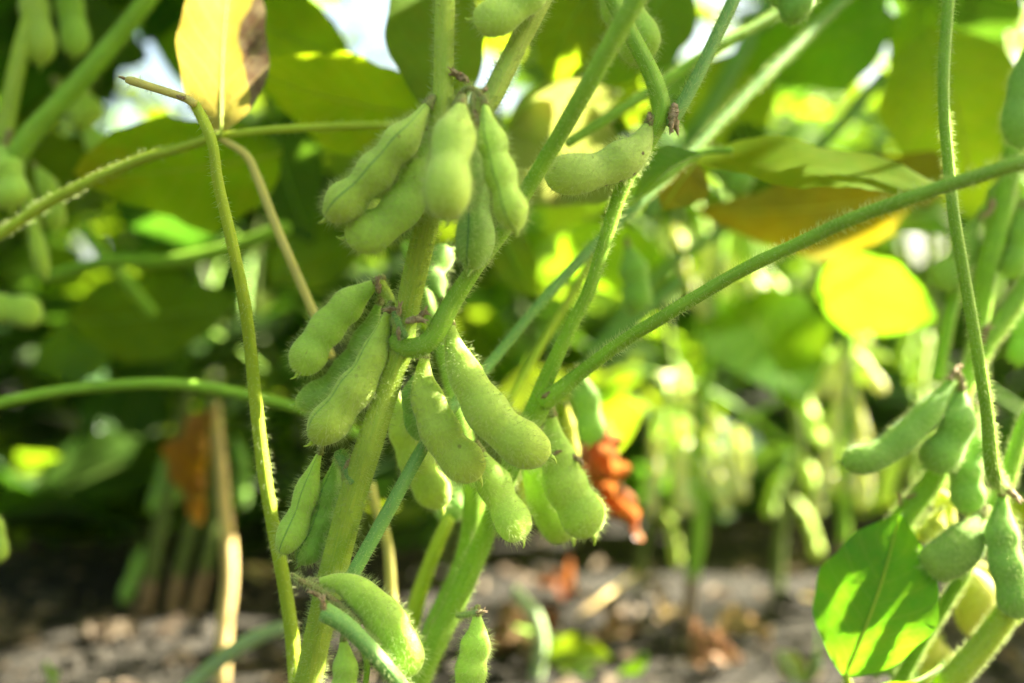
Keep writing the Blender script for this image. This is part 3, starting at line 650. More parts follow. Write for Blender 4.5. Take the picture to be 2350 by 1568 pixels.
ppod(sec, [(1300, 930, .40), (1308, 1000, .40), (1318, 1060, .40)], 30, seeds=2, hair=0.2, mat='pod_yellow')
ppod(sec, [(1000, 1060, .39), (1020, 1120, .39), (1040, 1200, .39)], 70, seeds=2, hair=0.2, mat='pod_deep')
ppod(sec, [(1440, 560, .45), (1455, 640, .45), (1462, 720, .45)], 70, roll=30, seeds=2, hair=0.1, mat='pod_deep')
ptube('flower_stalk', [(1050, 1412, .32, 14), (1075, 1410, .316, 14), (1098, 1404, .314, 12)], M['pale_stem'], sec, hair=3, n=12)
for a in [(1545, 262, .308, 1.9, -100), (1550, 280, .308, 1.3, -80), (1490, 268, .309, 1.0, -90), (1252, 908, .321, 1.0, 40), (1275, 1040, .327, 0.8, 30), (1322, 1052, .33, 1.2, -30)]: dried_flower(sec, *a)

# ------------------------------------------------------------------ RIGHT PLANT
b2 = P(1960, 1900, .375); b2[2] = gz(b2[0], b2[1])
rp = thing('soybean_plant', b2, 'soybean plant with rim lit fuzzy stems and hanging pods, at the right edge', 'soybean plant', 'soybean plants in the near row')
ptube('stem', [(1960, 1910, .375, 40), (2020, 1680, .37, 36), (2085, 1528, .366, 30), (2181, 1366, .362, 29), (2218, 1306, .361, 29), (2277, 1170, .36, 30), (2308, 1108, .36, 36), (2350, 975, .36, 32), (2395, 880, .362, 30), (2440, 600, .37, 30), (2460, 200, .38, 28), (2470, -300, .40, 24)], M['petiole'], rp, hair=1.0, n=90)
ptube('branch', [(2150, 1600, .352, 62), (2201, 1541, .35, 58), (2262, 1472, .35, 54), (2325, 1385, .35, 54), (2430, 1240, .35, 50), (2560, 1000, .36, 46)], M['stem_y'], rp, hair=1.3, n=40)
ptube('branch', [(1985, 1350, .38, 52), (2066, 1198, .378, 52), (2144, 1095, .376, 50), (2192, 960, .376, 44), (2215, 880, .378, 44), (2262, 790, .38, 44), (2320, 710, .382, 44), (2400, 590, .386, 42)], M['petiole'], rp, hair=1.0, n=60)
ptube('petiole', [(2180, -40, .322, 26), (2168, 120, .321, 26), (2166, 240, .32, 25), (2176, 370, .32, 25), (2190, 500, .32, 26), (2214, 640, .321, 26), (2240, 790, .322, 27), (2264, 940, .324, 28), (2278, 1080, .328, 34), (2300, 1120, .345, 28)], M['petiole'], rp, hair=1.0, n=90)
ptube('branch', [(2345, 250, .40, 44), (2300, 480, .40, 46), (2268, 600, .40, 46), (2248, 740, .402, 40), (2225, 860, .40, 36)], M['petiole'], rp, hair=0.6, n=40)
ptube('petiole', [(2200, 650, .415, 28), (2175, 740, .412, 30), (2150, 870, .41, 30)], M['petiole'], rp, hair=0.5, n=20)
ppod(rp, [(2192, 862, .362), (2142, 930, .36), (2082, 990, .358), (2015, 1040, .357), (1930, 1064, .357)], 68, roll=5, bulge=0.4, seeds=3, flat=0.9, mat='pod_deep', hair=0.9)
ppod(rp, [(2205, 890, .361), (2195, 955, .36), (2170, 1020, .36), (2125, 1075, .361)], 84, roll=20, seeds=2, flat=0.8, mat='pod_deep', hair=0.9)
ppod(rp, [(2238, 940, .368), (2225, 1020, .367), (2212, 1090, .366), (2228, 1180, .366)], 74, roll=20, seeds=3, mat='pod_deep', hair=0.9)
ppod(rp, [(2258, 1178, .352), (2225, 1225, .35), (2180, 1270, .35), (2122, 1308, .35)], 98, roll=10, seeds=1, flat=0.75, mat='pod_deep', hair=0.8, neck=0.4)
ppod(rp, [(2300, 1130, .346), (2296, 1230, .344), (2312, 1320, .343), (2345, 1420, .343)], 80, roll=15, seeds=3, mat='pod_deep', hair=0.9)
ppod(rp, [(2215, 1300, .40), (2232, 1350, .40), (2240, 1410, .40), (2272, 1440, .40)], 104, roll=10, seeds=1, mat='pod_yellow', hair=0.6)
ppod(rp, [(2090, 1440, .40), (2120, 1490, .40), (2190, 1560, .40)], 80, roll=10, seeds=2, mat='pod_yellow', hair=0.4)
ppod(rp, [(2010, 1480, .40), (2060, 1530, .40), (2090, 1600, .40)], 70, roll=10, seeds=2, mat='pod_deep', hair=0.3)
for pp, w, mt in [([(2300, 400, .42), (2290, 450, .42), (2262, 520, .42)], 56, 'pod_deep'), ([(2330, 690, .41), (2345, 760, .41), (2340, 840, .41)], 60, 'pod_deep'), ([(2230, 1290, .42), (2260, 1330, .42), (2300, 1400, .42)], 70, 'pod_yellow'),
                  ([(2090, 1180, .39), (2075, 1225, .39), (2090, 1290, .39)], 46, 'pod'), ([(2140, 1120, .39), (2165, 1160, .39), (2160, 1220, .39)], 50, 'pod_yellow'), ([(2030, 1440, .41), (2010, 1490, .41), (2020, 1550, .41)], 70, 'pod_deep'), ([(2160, 1470, .40), (2150, 1520, .40), (2120, 1580, .40)], 74, 'pod_yellow')]:
    ppod(rp, pp, w, roll=20, seeds=2, mat=mt, hair=0.4)
ppod(rp, [(2248, 500, .41), (2220, 560, .408), (2190, 615, .406), (2140, 650, .405)], 76, roll=15, seeds=2, mat='pod_deep', hair=0.6)
ppod(rp, [(2350, 470, .40), (2340, 540, .40), (2318, 640, .40)], 66, roll=25, seeds=2, mat='pod_deep', hair=0.4)
ppod(rp, [(2360, 100, .36), (2345, 190, .36), (2330, 270, .36), (2350, 340, .36)], 66, roll=35, seeds=2, mat='pod_deep', hair=0.7)
ppod(rp, [(2160, 1170, .375), (2140, 1210, .375), (2110, 1240, .375)], 44, roll=25, seeds=2, mat='pod_yellow', hair=1.2)
for a in [(2195, 850, .36, 1.6, -140), (2205, 870, .359, 1.3, -80), (2258, 770, .375, 1.8, 80), (2320, 1130, .342, 1.6, -50), (2065, 1150, .374, 1.2, 100), (2275, 470, .395, 1.8, -110), (2085, 1140, .374, 1.0, 20)]: dried_flower(rp, *a)
pleaf(rp, (1938, 1556, .35), (2066, 1172, .362), 262, roll=-26, mat='leaf_mid', peak=0.9, fold=0.22, droop=0.03, wave=0.03, label='broad leaf crossed by stem shadows')
ptube('petiole', [(1940, 1550, .35, 16), (1960, 1600, .352, 18), (2000, 1660, .36, 18)], M['stem_y'], rp, hair=1, n=14)
pleaf(rp, (2020, 1590, .34), (2180, 1540, .36), 90, roll=50, mat='leaf', fold=0.2)
pleaf(rp, (1605, 350, .368), (2205, 415, .368), 240, roll=-52, mat='leaf_fresh', midrib=False, fold=0.08, droop=0.05, wave=0.03, label='long drooping leaf seen nearly edge on')
ptube('petiole', [(1420, 480, .352, 22), (1520, 410, .36, 22), (1605, 352, .368, 20), (1680, 345, .369, 14)], M['petiole'], rp, hair=0.3, n=24)

# ------------------------------------------------------------------ LEFT PLANT with the yellowing leaf
b3 = P(-300, 1700, .42); b3[2] = gz(b3[0], b3[1])
lp = thing('soybean_plant', b3, 'blurred soybean plant with crowded pods and a yellow leaf, in the upper left corner', 'soybean plant', 'soybean plants in the near row')
ptube('stem', [(-300, 1860, .42, 44), (-260, 1300, .42, 44), (-150, 800, .425, 42), (-40, 520, .43, 40), (10, 300, .435, 40), (45, 130, .44, 38), (90, -40, .45, 36), (130, -300, .46, 30)], M['stem'], lp, n=60)
ptube('branch', [(-20, 460, .42, 44), (60, 322, .42, 48), (130, 245, .42, 44), (200, 168, .42, 44), (275, 80, .42, 42), (345, -10, .42, 42), (450, -160, .43, 38)], M['petiole'], lp, hair=0.3, n=40)
yl = pleaf(lp, (508, 308, .352), (545, -150, .405), 200, roll=12, mat='leaf_yellow', fold=0.14, droop=0.02, wave=0.05, label='yellow leaf browned along one edge')
ptube('petiole', [(-60, 575, .375, 24), (0, 538, .372, 24), (130, 455, .368, 24), (300, 376, .362, 23), (440, 332, .357, 20), (508, 308, .354, 16)], M['stem_y'], lp, hair=0.3, n=40)
ptube('petiole', [(505, 312, .355, 14), (600, 300, .357, 18), (750, 291, .36, 19), (900, 287, .362, 19), (1000, 285, .365, 19)], M['stem_y'], lp, hair=0.2, n=30)
ptube('petiole', [(505, 318, .355, 14), (560, 352, .356, 20), (585, 395, .356, 21), (640, 535, .354, 22), (722, 725, .352, 22), (760, 820, .352, 20)], M['straw_y'], lp, hair=0.2, n=40)
ptube('petiole', [(-60, 945, .40, 28), (0, 925, .40, 28), (150, 896, .40, 27), (350, 880, .40, 27), (500, 893, .402, 27), (690, 940, .405, 26), (850, 1010, .41, 26)], M['petiole'], lp, n=40)
ptube('petiole', [(100, 640, .52, 30), (250, 602, .51, 32), (380, 600, .50, 34), (470, 586, .50, 36), (560, 560, .50, 34), (660, 520, .5, 30)], M['petiole'], lp, n=30)
ptube('petiole', [(190, 520, .55, 30), (250, 600, .55, 30), (350, 720, .56, 28)], M['petiole'], lp, n=20)
for pp, w, kw in [([(60, -60, .45), (75, 20, .448), (88, 90, .446), (98, 150, .446)], 76, dict(roll=20)), ([(150, -60, .47), (158, 20, .468), (168, 80, .466), (175, 130, .466)], 66, {}),
                  ([(130, 190, .5), (170, 235, .5), (215, 290, .5)], 84, {}), ([(-10, 330, .42), (10, 390, .42), (30, 480, .42)], 90, dict(roll=20)), ([(35, 380, .45), (65, 470, .45), (85, 560, .45), (105, 640, .45)], 50, dict(roll=60)),
                  ([(80, 380, .46), (110, 440, .46), (130, 530, .46)], 50, {}), ([(-70, 712, .45), (0, 712, .45), (97, 722, .45)], 72, dict(mat='pod')), ([(190, 290, .5), (230, 340, .5), (270, 390, .5)], 60, {}),
                  ([(-30, 1160, .40), (-12, 1210, .40), (2, 1290, .40)], 40, {}), ([(340, -20, .62), (370, 60, .62), (400, 120, .62)], 70, {}), ([(560, -40, .6), (640, 30, .6)], 50, {})]:
    kw = dict(dict(seeds=2, mat='pod', hair=0.15), **kw); ppod(lp, pp, w, **kw)
dried_flower(lp, 20, 310, .43, 1.6, -100)
# leaves of the near plants that the lens throws out of focus
for own, b, t, w, roll, mat, kw in [
    (lp, (640, 370, .43), (150, 430, .45), 320, -50, 'leaf_og', dict(fold=0.1)),
    (lp, (1000, 285, .42), (540, 170, .42), 290, -50, 'leaf_og', {}),
    (lp, (800, 150, .48), (500, 30, .50), 240, -40, 'leaf_lime', {}),
    (main, (1010, 260, .37), (1010, -180, .40), 230, 20, 'leaf_lime', {}),
    (sec, (1160, 292, .45), (1440, 440, .44), 270, 10, 'leaf_pale', dict(fold=0.05)),
    (sec, (1165, 285, .46), (1430, 210, .45), 130, 10, 'leaf_pale', {}),
    (sec, (1150, 520, .46), (1225, 690, .46), 110, 20, 'leaf', {}),
    (sec, (1610, 345, .35), (1450, 440, .345), 96, 50, 'leaf', dict(curl=1.2)),
    (sec, (1600, 370, .40), (1520, 480, .40), 130, 0, 'leaf_gold', {}),
    (rp, (2130, 60, .50), (2250, 520, .50), 310, 18, 'leaf_og', dict(fold=0.05)),
    (rp, (2200, 420, .50), (1610, 520, .50), 280, -45, 'leaf_gold', {}),
    (rp, (1880, 640, .60), (2150, 740, .58), 190, 28, 'leaf_mid', dict(fold=0.08)),
    (rp, (2060, 40, .55), (1700, 160, .55), 260, -35, 'leaf', {}),
    (rp, (1720, 110, .6), (1600, 420, .6), 200, 10, 'leaf', {}),
    (sec, (1400, -80, .42), (1230, 190, .46), 240, 30, 'leaf', {}),
    (sec, (1560, -60, .5), (1380, 200, .5), 230, 0, 'leaf', {}),
    (rp, (2190, 480, .52), (2060, 520, .5), 90, 20, 'leaf', {}),
    (rp, (2350, 60, .66), (1990, -60, .66), 200, -50, 'leaf_dark', {}),
    (lp, (480, -60, .6), (310, 90, .6), 130, 20, 'leaf_dark', {}),
    (lp, (250, 480, .6), (560, 520, .6), 190, 40, 'leaf_dark', {}),
    (lp, (150, 750, .6), (560, 700, .62), 220, 30, 'leaf', {}),
    (rp, (2125, 0, .58), (2055, 215, .60), 120, 15, 'leaf', {}),
    (lp, (385, -40, .6), (415, 205, .6), 120, 20, 'leaf', {}),
    (lp, (620, 260, .55), (700, 560, .55), 220, 20, 'leaf_dark', {}),
    (lp, (820, 540, .6), (600, 640, .6), 200, 20, 'leaf', {}),
    (lp, (260, 760, .65), (60, 850, .65), 150, 0, 'leaf', {}),
    (rp, (1690, 280, .55), (1760, 480, .55), 120, 30, 'leaf_dark', {}),
    (sec, (1280, 560, .6), (1560, 640, .6), 180, 30, 'leaf', {})]:
    pleaf(own, b, t, w, roll=roll, mat=mat, midrib=True, **kw)
ppod(rp, [(1760, -70, .35), (1795, -20, .35), (1852, 38, .35)], 84, roll=20, seeds=2, mat='pod_deep', hair=0.8)
ppod(rp, [(1640, 340, .5), (1670, 390, .5), (1715, 440, .5)], 70, roll=20, seeds=2, mat='pod_deep', hair=0.1)
for pp in [[(1300, 900, .6, 22), (1500, 640, .6, 24), (1700, 500, .6, 28), (1850, 370, .6, 30), (2030, 170, .6, 30)], [(1480, 500, .55, 40), (1580, 330, .55, 40), (1720, 90, .55, 40), (1790, -40, .55, 36)], [(1350, 810, .5, 30), (1450, 745, .5, 30), (1560, 640, .5, 26)]]:
    ptube('petiole', pp, M['petiole_blue'], rp, n=30)

# ------------------------------------------------------------------ unseen canopy leaves added to shade the near row
def leaf_at(parent, c, L, W, nrm, dirn, mat, foot=None, midrib=False):
    dirn = unit(np.asarray(dirn)-np.asarray(nrm)*np.dot(dirn, nrm))
    base = c-dirn*L/2
    o = leaf(parent, base, c+dirn*L/2, W, nrm, mat, midrib=midrib, nu=16, nv=7, fold=rng.uniform(0.05, 0.25), droop=rng.uniform(0.02, 0.12), wave=0.04)
    if foot is not None:
        m = (foot+base)/2+np.array([0, 0, 0.015])
        if not all(clear(foot*(1-t)**2+2*t*(1-t)*(2*m-(foot+base)/2)+base*t*t, .001, False) for t in np.linspace(0, 1, 24)):
            v = unit(foot-base); foot = base+v*.012+[0, 0, .006]; m = base+v*.006+[0, 0, .001]
        tube('petiole', [foot, m, base], [0.0014, 0.0012, 0.0009], M['petiole'], parent, seg=7, n=14)
    return o
near_tops = [(main, lambda z: P(1040, -900, .30)*[1, 1, 0]+[0, 0, z]), (sec, lambda z: np.array([.02, .03, z])), (rp, lambda z: np.array([.21, .08, z])), (lp, lambda z: np.array([-.2, .15, z]))]
neigh = []  # out-of-view plants added to carry the leaves that block the sun
for k, (x, y, lab) in enumerate([(.50, .06, 'leafy soybean plant growing just outside the frame, nearest on the right'), (.62, .34, 'leafy soybean plant outside the frame on the right, second along the row'), (.85, .15, 'leafy soybean plant outside the frame, farthest to the right'), (.33, -.03, 'unseen soybean plant added for shade, leaning over the right edge'),
                               (.43, .19, 'unseen soybean plant added for shade behind the right edge'), (.40, .31, 'unseen tall soybean plant added for shade behind the rim lit one'), (.70, -.02, 'unseen soybean plant added for shade, on the camera side of the row'), (.56, .22, 'unseen soybean plant added for shade amid its neighbours on the right')]):
    t = thing('soybean_plant', (x, y, gz(x, y)), lab, 'soybean plant', 'unseen soybean plants added for shade')
    tube('stem', [(x, y, 0), (x+.01, y, .15), (x-.01, y+.01, .33), (x, y, .52)], [.004, .0038, .003, .002], M['stem'], t, n=24)
    near_tops.append((t, lambda z, x=x, y=y: np.array([x, y, z])))
heads = np.array([f(.4) for _, f in near_tops])
def inframe(c, rad):
    x, y, d = proj(c); m = rad/max(d, .05)*F
    return d > 0.03 and -m < x < 2350+m and -m < y < 1568+m
canopy = []                                   # (centre, normal, radius)
def shaded(p):
    for c, n, r in canopy:
        dn = SUN @ n
        if abs(dn) < 1e-3: continue
        t = ((c-p) @ n)/dn
        if t > 0.02 and np.linalg.norm(p+SUN*t-c) < r: return True
    return False
targets = [P(x, y, d) for d in (.28, .31, .36, .43, .52) for x in range(20, 2351, 65) for y in range(-40, 1580, 65)]
rng.shuffle(targets)
targets = [P(x, y, .368) for x in range(1630, 2200, 24) for y in (300, 335, 370, 400)]+[P(x, y, .50) for x in range(2030, 2351, 32) for y in range(70, 521, 40)]+targets
nleaf = 0; load = [0]*len(near_tops)
scene.frame_set(1); dg = bpy.context.evaluated_depsgraph_get()
for p in targets:
    if nleaf > 560: break
    if shaded(p) or not clear(p+SUN*.1, -.002, False): continue
    hit = scene.ray_cast(dg, Vector(p+SUN*.03), Vector(SUN), distance=.5)
    if hit[0] and hit[4].name.startswith('leaf'): continue
    for tr in range(16):
        z = rng.uniform(max(.36, p[2]+.05), .62 if tr < 10 else .8); c = p+SUN*(z-p[2])/SUN[2]+rng.normal(0, .008, 3)
        L = rng.uniform(.08, .115) if tr < 5 else rng.uniform(.035, .055); W = L*rng.uniform(.6, .75)
        if inframe(c, L*.6) or not clear(c, L*.62): continue
        n = unit(np.array([0, 0, 1.0])+SUN*rng.uniform(.1, 1.0)+rng.normal(0, .22, 3))
        dd = np.linalg.norm((heads-c)[:, :2], axis=1); dd[[k for k in range(len(heads)) if load[k] >= 84]] += 9
        k = int(np.argmin(dd)); own, f = near_tops[k]; load[k] += 1
        leaf_at(own, c, L, W, n, rng.normal(0, 1, 3), ('leaf', 'leaf', 'leaf_lime')[nleaf % 3], f(min(.5, z-.03)))
        canopy.append((c, n, L*.30)); nleaf += 1
        break
print('canopy leaves', nleaf)

# ------------------------------------------------------------------ rows of plants behind
def proto_plant(seed, h, leafmats, podmat, npods):
    r = np.random.default_rng(seed); global rng
    keep, rng = rng, r
    t = bpy.data.objects.new('soybean_plant', None); C.objects.link(t)
    K = 12; zs = np.linspace(0, h, K); xs = np.cumsum(r.normal(0, .013, K)); ys = np.cumsum(r.normal(0, .013, K)); xs[0] = ys[0] = 0; xs[1] *= .3; ys[1] *= .3
    pts = np.stack([xs, ys, zs], 1); pts[0, 2] = -.01
    tube('stem', pts, np.linspace(.0042, .0018, K), M['stem_shaded'], t, seg=9, n=50)
    a0 = r.uniform(0, 6.28)
    for k in range(2, K):
        a = a0+k*2.4+r.normal(0, .3); f = pts[k]; L = r.uniform(.10, .20)*(1-.03*k)
        e = f+np.array([math.cos(a)*L*.8, math.sin(a)*L*.8, L*r.uniform(.3, .75)])
        tube('petiole', [f, (f+e)/2+[0, 0, L*.08], e], [.0016, .0013, .0011], M['petiole'], t, seg=7, n=14)
        for j, da in enumerate((-1.3, 0, 1.3)):
            b = a+da+r.normal(0, .2); LL = r.uniform(.09, .125); W = LL*r.uniform(.62, .76)
            dr = np.array([math.cos(b), math.sin(b), r.uniform(-.9, .15)]); n = unit(np.array([0, 0, 1])+r.normal(0, .35, 3))
            n = unit(n-unit(dr)*np.dot(n, unit(dr)))
            q = e+unit(dr)*(LL/2+(.012 if j == 1 else .004))
            leaf_at(t, q, LL, W, n, dr, leafmats[r.integers(len(leafmats))])
    for k in range(npods):
        s = r.uniform(.12, .85); i = s*(K-1); i0 = int(i); f = pts[i0]*(1-(i-i0))+pts[min(K-1, i0+1)]*(i-i0)
        a = r.uniform(0, 6.28); L = r.uniform(.038, .052); o = np.array([math.cos(a), math.sin(a), 0])
        pod(t, [f+o*.004, f+o*(.012)+[0, 0, -L*.25], f+o*.018+[0, 0, -L*.6], f+o*.022+[0, 0, -L]], .0105, roll=r.uniform(0, 90), seeds=3, flat=.75, mat=podmat, hair=0, calyx=False, beak=False)
    rng = keep
    return t
protos = [proto_plant(11, .50, ['leaf_row_shaded', 'leaf_row_shaded', 'leaf_lime'], 'pod', 24), proto_plant(12, .58, ['leaf_row_shaded', 'leaf_dark'], 'pod_deep', 14),
          proto_plant(13, .62, ['leaf_row_shaded', 'leaf_lime', 'leaf_olive'], 'pod', 26), proto_plant(14, .55, ['leaf_dark', 'leaf_row_shaded', 'leaf_row_shaded'], 'pod_deep', 16)]
used = [False]*4
def mesh_center(o): return np.mean([np.array(c) for c in o.bound_box], axis=0)
def copy_plant(i, x, y, rz, label, group, sc=1.0, drop=0.0, lowleaf=None):
    src = protos[i]
    root = src.copy(); C.objects.link(root)
    root.location = (x, y, gz(x, y)*math.exp(-(x/6)**2-(y/6)**2)); root.rotation_euler = (0, 0, rz); root.scale = (sc,)*3
    tag(root, label, 'soybean plant', group)
    c_, s_ = math.cos(rz), math.sin(rz)
    for ch in src.children:
        nm = ch.name.split('.')[0]
        if nm == 'leaf':
            m = mesh_center(ch)*sc; w = np.array([c_*m[0]-s_*m[1]+x, s_*m[0]+c_*m[1]+y, m[2]])
            px, py, d = proj(w)
            if d < .52 and inframe(w, .05): continue
            if not clear(w, .036*sc): continue
            if w[2] < .07: continue
        if nm == 'pod' and rng.random() < (.62 if x < .05 else .4): continue
        c = ch.copy(); C.objects.link(c); c.parent = root; c.matrix_parent_inverse.identity()
    return root
rows = [(.50, [(-.56, 3), (-.43, 1), (-.30, 3), (-.17, 1), (-.05, 3), (.09, 0), (.21, 2), (.32, 0), (.44, 2), (.57, 1), (.70, 3), (.84, 1)], 'soybean plants in the first row behind', 'out of focus soybean plant in the row just behind the sharp one'),
        (.90, [(-.80+.14*k, (2, 1, 3, 0)[k % 4]) for k in range(14)], 'soybean plants in the second row behind', 'softly blurred soybean plant in the second row behind'),
        (1.30, [(-1.1+.16*k, (1, 2, 3)[k % 3]) for k in range(17)], 'soybean plants in the third row behind', 'strongly blurred soybean plant in the third row behind')]
for yy, lst, grp, lab in rows:
    for k, (x, i) in enumerate(lst):
        copy_plant(i, x+rng.normal(0, .015), yy+rng.normal(0, .03), rng.uniform(0, 6.28), lab, grp, rng.uniform(.92, 1.1))
for t in protos:
    for ch in list(t.children):
        bpy.data.objects.remove(ch)
    bpy.data.objects.remove(t)

# more leaves of the same rows, where the sun would otherwise reach the soil between them
bpy.context.view_layer.update(); dg = bpy.context.evaluated_depsgraph_get()
roots = [o for o in C.objects if o.parent is None and o.get('group') in [r[2] for r in rows]]
rxy = np.array([[o.location.x, o.location.y] for o in roots]); rload = [0]*len(roots); ng = 0
tg = []
for y in np.arange(.28, 2.0, .055):
    for x in np.arange(-.62*(y+.3)-.05, .62*(y+.3)+.05, .055):
        for z in (0.0, .10, .2):
            if z == 0 or x < .1: tg.append(np.array([x, y, z])+rng.normal(0, .012, 3)*[1, 1, 0])
rng.shuffle(tg)
for p in tg:
    if not clear(p+SUN*.1, -.002, False): continue
    if scene.ray_cast(dg, Vector(p+SUN*.02), Vector(SUN), distance=1.2)[0] or shaded(p): continue
    for tr in range(8):
        z = rng.uniform(max(.22, p[2]+.08), .58); c = p+SUN*(z-p[2])/SUN[2]+rng.normal(0, .01, 3)
        L = rng.uniform(.09, .125) if tr < 4 else rng.uniform(.05, .07)
        d = c[1]+CAMD
        if d < .62 and inframe(c, L*.6): continue
        if not clear(c, L*.6): continue
        dd = np.linalg.norm(rxy-c[:2], axis=1)+np.where(np.array(rload) > 45, 9, 0); k = int(np.argmin(dd))
        n = unit(np.array([0, 0, 1.0])+SUN*rng.uniform(.1, .9)+rng.normal(0, .25, 3)); dr = rng.normal(0, 1, 3); dr = unit(dr-n*np.dot(dr, n))
        V, Fq, uv, _, _ = leaf_geom(c-dr*L/2, c+dr*L/2, L*.7, n, nu=14, nv=7, seed=5000+ng)
        o = finish('leaf', V, [Fq], M[('leaf_row_shaded', 'leaf_dark', 'leaf_row_shaded')[ng % 3]], None, uv)
        o.parent = roots[k]; o.matrix_parent_inverse = roots[k].matrix_world.inverted()
        canopy.append((c, n, L*.32)); rload[k] += 1; ng += 1
        break
roofn = 0                                     # unseen leaf roof added above the frame to cut sky light on the background
for q in range(1400):
    if roofn > 330: break
    y = rng.uniform(.08, .95); d = y+CAMD; x = rng.uniform(-.62, .52)*d if q % 3 else rng.uniform(-.8, -.05)*d
    lo = CAMH+784/F*d+.035; z = rng.uniform(lo, max(lo+.10, .66)); c = np.array([x, y, z]); L = rng.uniform(.085, .12)
    if not clear(c, L*.55): continue
    dd = np.linalg.norm(rxy-c[:2], axis=1)+np.where(np.array(rload) > 40, 9, 0); k = int(np.argmin(dd))
    n = unit(np.array([0, -.25, 1.0])+rng.normal(0, .28, 3)); dr = rng.normal(0, 1, 3); dr = unit(dr-n*np.dot(dr, n))
    V, Fq, uv, _, _ = leaf_geom(c-dr*L/2, c+dr*L/2, L*.74, n, nu=14, nv=7, seed=40000+q)
    o = finish('leaf', V, [Fq], M[('leaf_row_shaded', 'leaf', 'leaf_row_shaded')[q % 3]], None, uv)
    o.parent = roots[k]; o.matrix_parent_inverse = roots[k].matrix_world.inverted(); rload[k] += 1; roofn += 1
print('roof leaves', roofn)
for q in range(1500):
    if q < 800: c = np.array([rng.uniform(-1.0, .05), rng.uniform(.58, 1.7), rng.uniform(.13, .60)]); c[0] *= (c[1]+.3)/1.4
    elif q < 1200: c = np.array([rng.uniform(.0, 1.0), rng.uniform(.80, 1.8), rng.uniform(.13, .60)]); c[0] *= (c[1]+.3)/1.4
    else: c = P(rng.uniform(-80, 2430), rng.uniform(-150, 560), rng.uniform(.62, 1.3))
    L = rng.uniform(.09, .125)
    if not clear(c, L*.55): continue
    dd = np.linalg.norm(rxy-c[:2], axis=1)+np.where(np.array(rload) > 66, 9, 0); k = int(np.argmin(dd))
    n = unit(np.array([0, 0, 1.0])+rng.normal(0, .45, 3)); dr = rng.normal(0, 1, 3); dr = unit(dr-n*np.dot(dr, n))
    V, Fq, uv, _, _ = leaf_geom(c-dr*L/2, c+dr*L/2, L*.7, n, nu=14, nv=7, seed=9000+q)
    o = finish('leaf', V, [Fq], M[('leaf_row_shaded', 'leaf_dark', 'leaf_dark')[q % 3]], None, uv)
    o.parent = roots[k]; o.matrix_parent_inverse = roots[k].matrix_world.inverted(); rload[k] += 1
bpy.context.view_layer.update(); dg = bpy.context.evaluated_depsgraph_get()
rp0 = np.array(cam.location); nf = 0
pix = [(x, y) for x in range(-20, 2380, 42) for y in range(-30, 1190, 42)]; rng.shuffle(pix)
for x, y in pix:
    x += rng.uniform(-15, 15); y += rng.uniform(-15, 15)
    if any((x-a)**2+(y-b)**2 < (r_*1.15)**2 for a, b, r_ in SKY): continue
    q = P(x, y, 1.0)-rp0; q = unit(q)
    h = scene.ray_cast(dg, Vector(rp0+q*.1), Vector(q), distance=30)
    if h[0] and h[1].y+CAMD < 1.5 and not h[4].name.startswith('soil'): continue
    for tr in range(6):
        d = rng.uniform(.72, 1.5); c = P(x, y, d)+rng.normal(0, .006, 3); L = rng.uniform(.08, .12) if tr < 3 else rng.uniform(.045, .06)
        if c[2] < .05 or c[2] > .78 or not clear(c, L*.5): continue
        dd = np.linalg.norm(rxy-c[:2], axis=1)+np.where(np.array(rload) > 80, 9, 0); k = int(np.argmin(dd))
        n = unit(np.array([0, .1, 1.0])+rng.normal(0, .42, 3)); dr = rng.normal(0, 1, 3); dr = unit(dr-n*np.dot(dr, n))
        V, Fq, uv, _, _ = leaf_geom(c-dr*L/2, c+dr*L/2, L*.75, n, nu=14, nv=7, seed=20000+nf)
        o = finish('leaf', V, [Fq], M[('leaf_dark', 'leaf_row_shaded', 'leaf_dark')[nf % 3] if y > 450 else ('leaf_row_shaded', 'leaf_lime', 'leaf_row_shaded')[nf % 3]], None, uv)  # lower gap leaves get the darker material to look shaded
        o.parent = roots[k]; o.matrix_parent_inverse = roots[k].matrix_world.inverted(); rload[k] += 1; nf += 1
        break
print('ground shading leaves', ng, 'gap leaves', nf, 'most on one plant', max(rload))
# far rows: one mass nobody could count
V, Q, U = [], [], []; nb = 0
for k in range(15500):
    y = rng.choice([1.7, 2.1, 2.55, 3.0, 3.5, 4.2])+rng.normal(0, .13); x = rng.uniform(-.9, 1.3)*(0.5+0.75*(y+.3)); z = rng.beta(2.4, 1.4)*.70+.06
    if k >= 11000:                                        # same field carried on unseen beside and behind the camera to cut fill light
        y = rng.choice([-1.35, -1.8, -2.3])+rng.normal(0, .12); x = rng.uniform(-2.2, 2.6)
        if k > 14300: y = rng.normal(.12, .2); x = rng.uniform(-1.7, -.55)
    c = np.array([x, y, z])
    if not clear(c, .04): continue
    L = rng.uniform(.08, .12); dr = unit(rng.normal(0, 1, 3)*[1, 1, .5]+[0, 0, -.3]); n = unit(np.array([0, 0, 1])+rng.normal(0, .5, 3))
    v, q, u, _, _ = leaf_geom(c-dr*L/2, c+dr*L/2, L*.65, n, nu=9, nv=5, seed=k)
    V.append(v); Q.append(q+nb); U.append(u); nb += len(v)
far = finish('distant_soybean_foliage', np.vstack(V), [np.vstack(Q)], M['leaf_row_shaded'], None, np.vstack(U))
tag(far, 'far rows of soybean leaves merging into one dark green mass, with unseen rows around the camera', 'distant foliage', None, 'stuff')

# ------------------------------------------------------------------ loose things of the middle distance
def on_ground(x, y):
    """pixel reading on the ground -> depth"""
    return CAMH*F/(y-784)
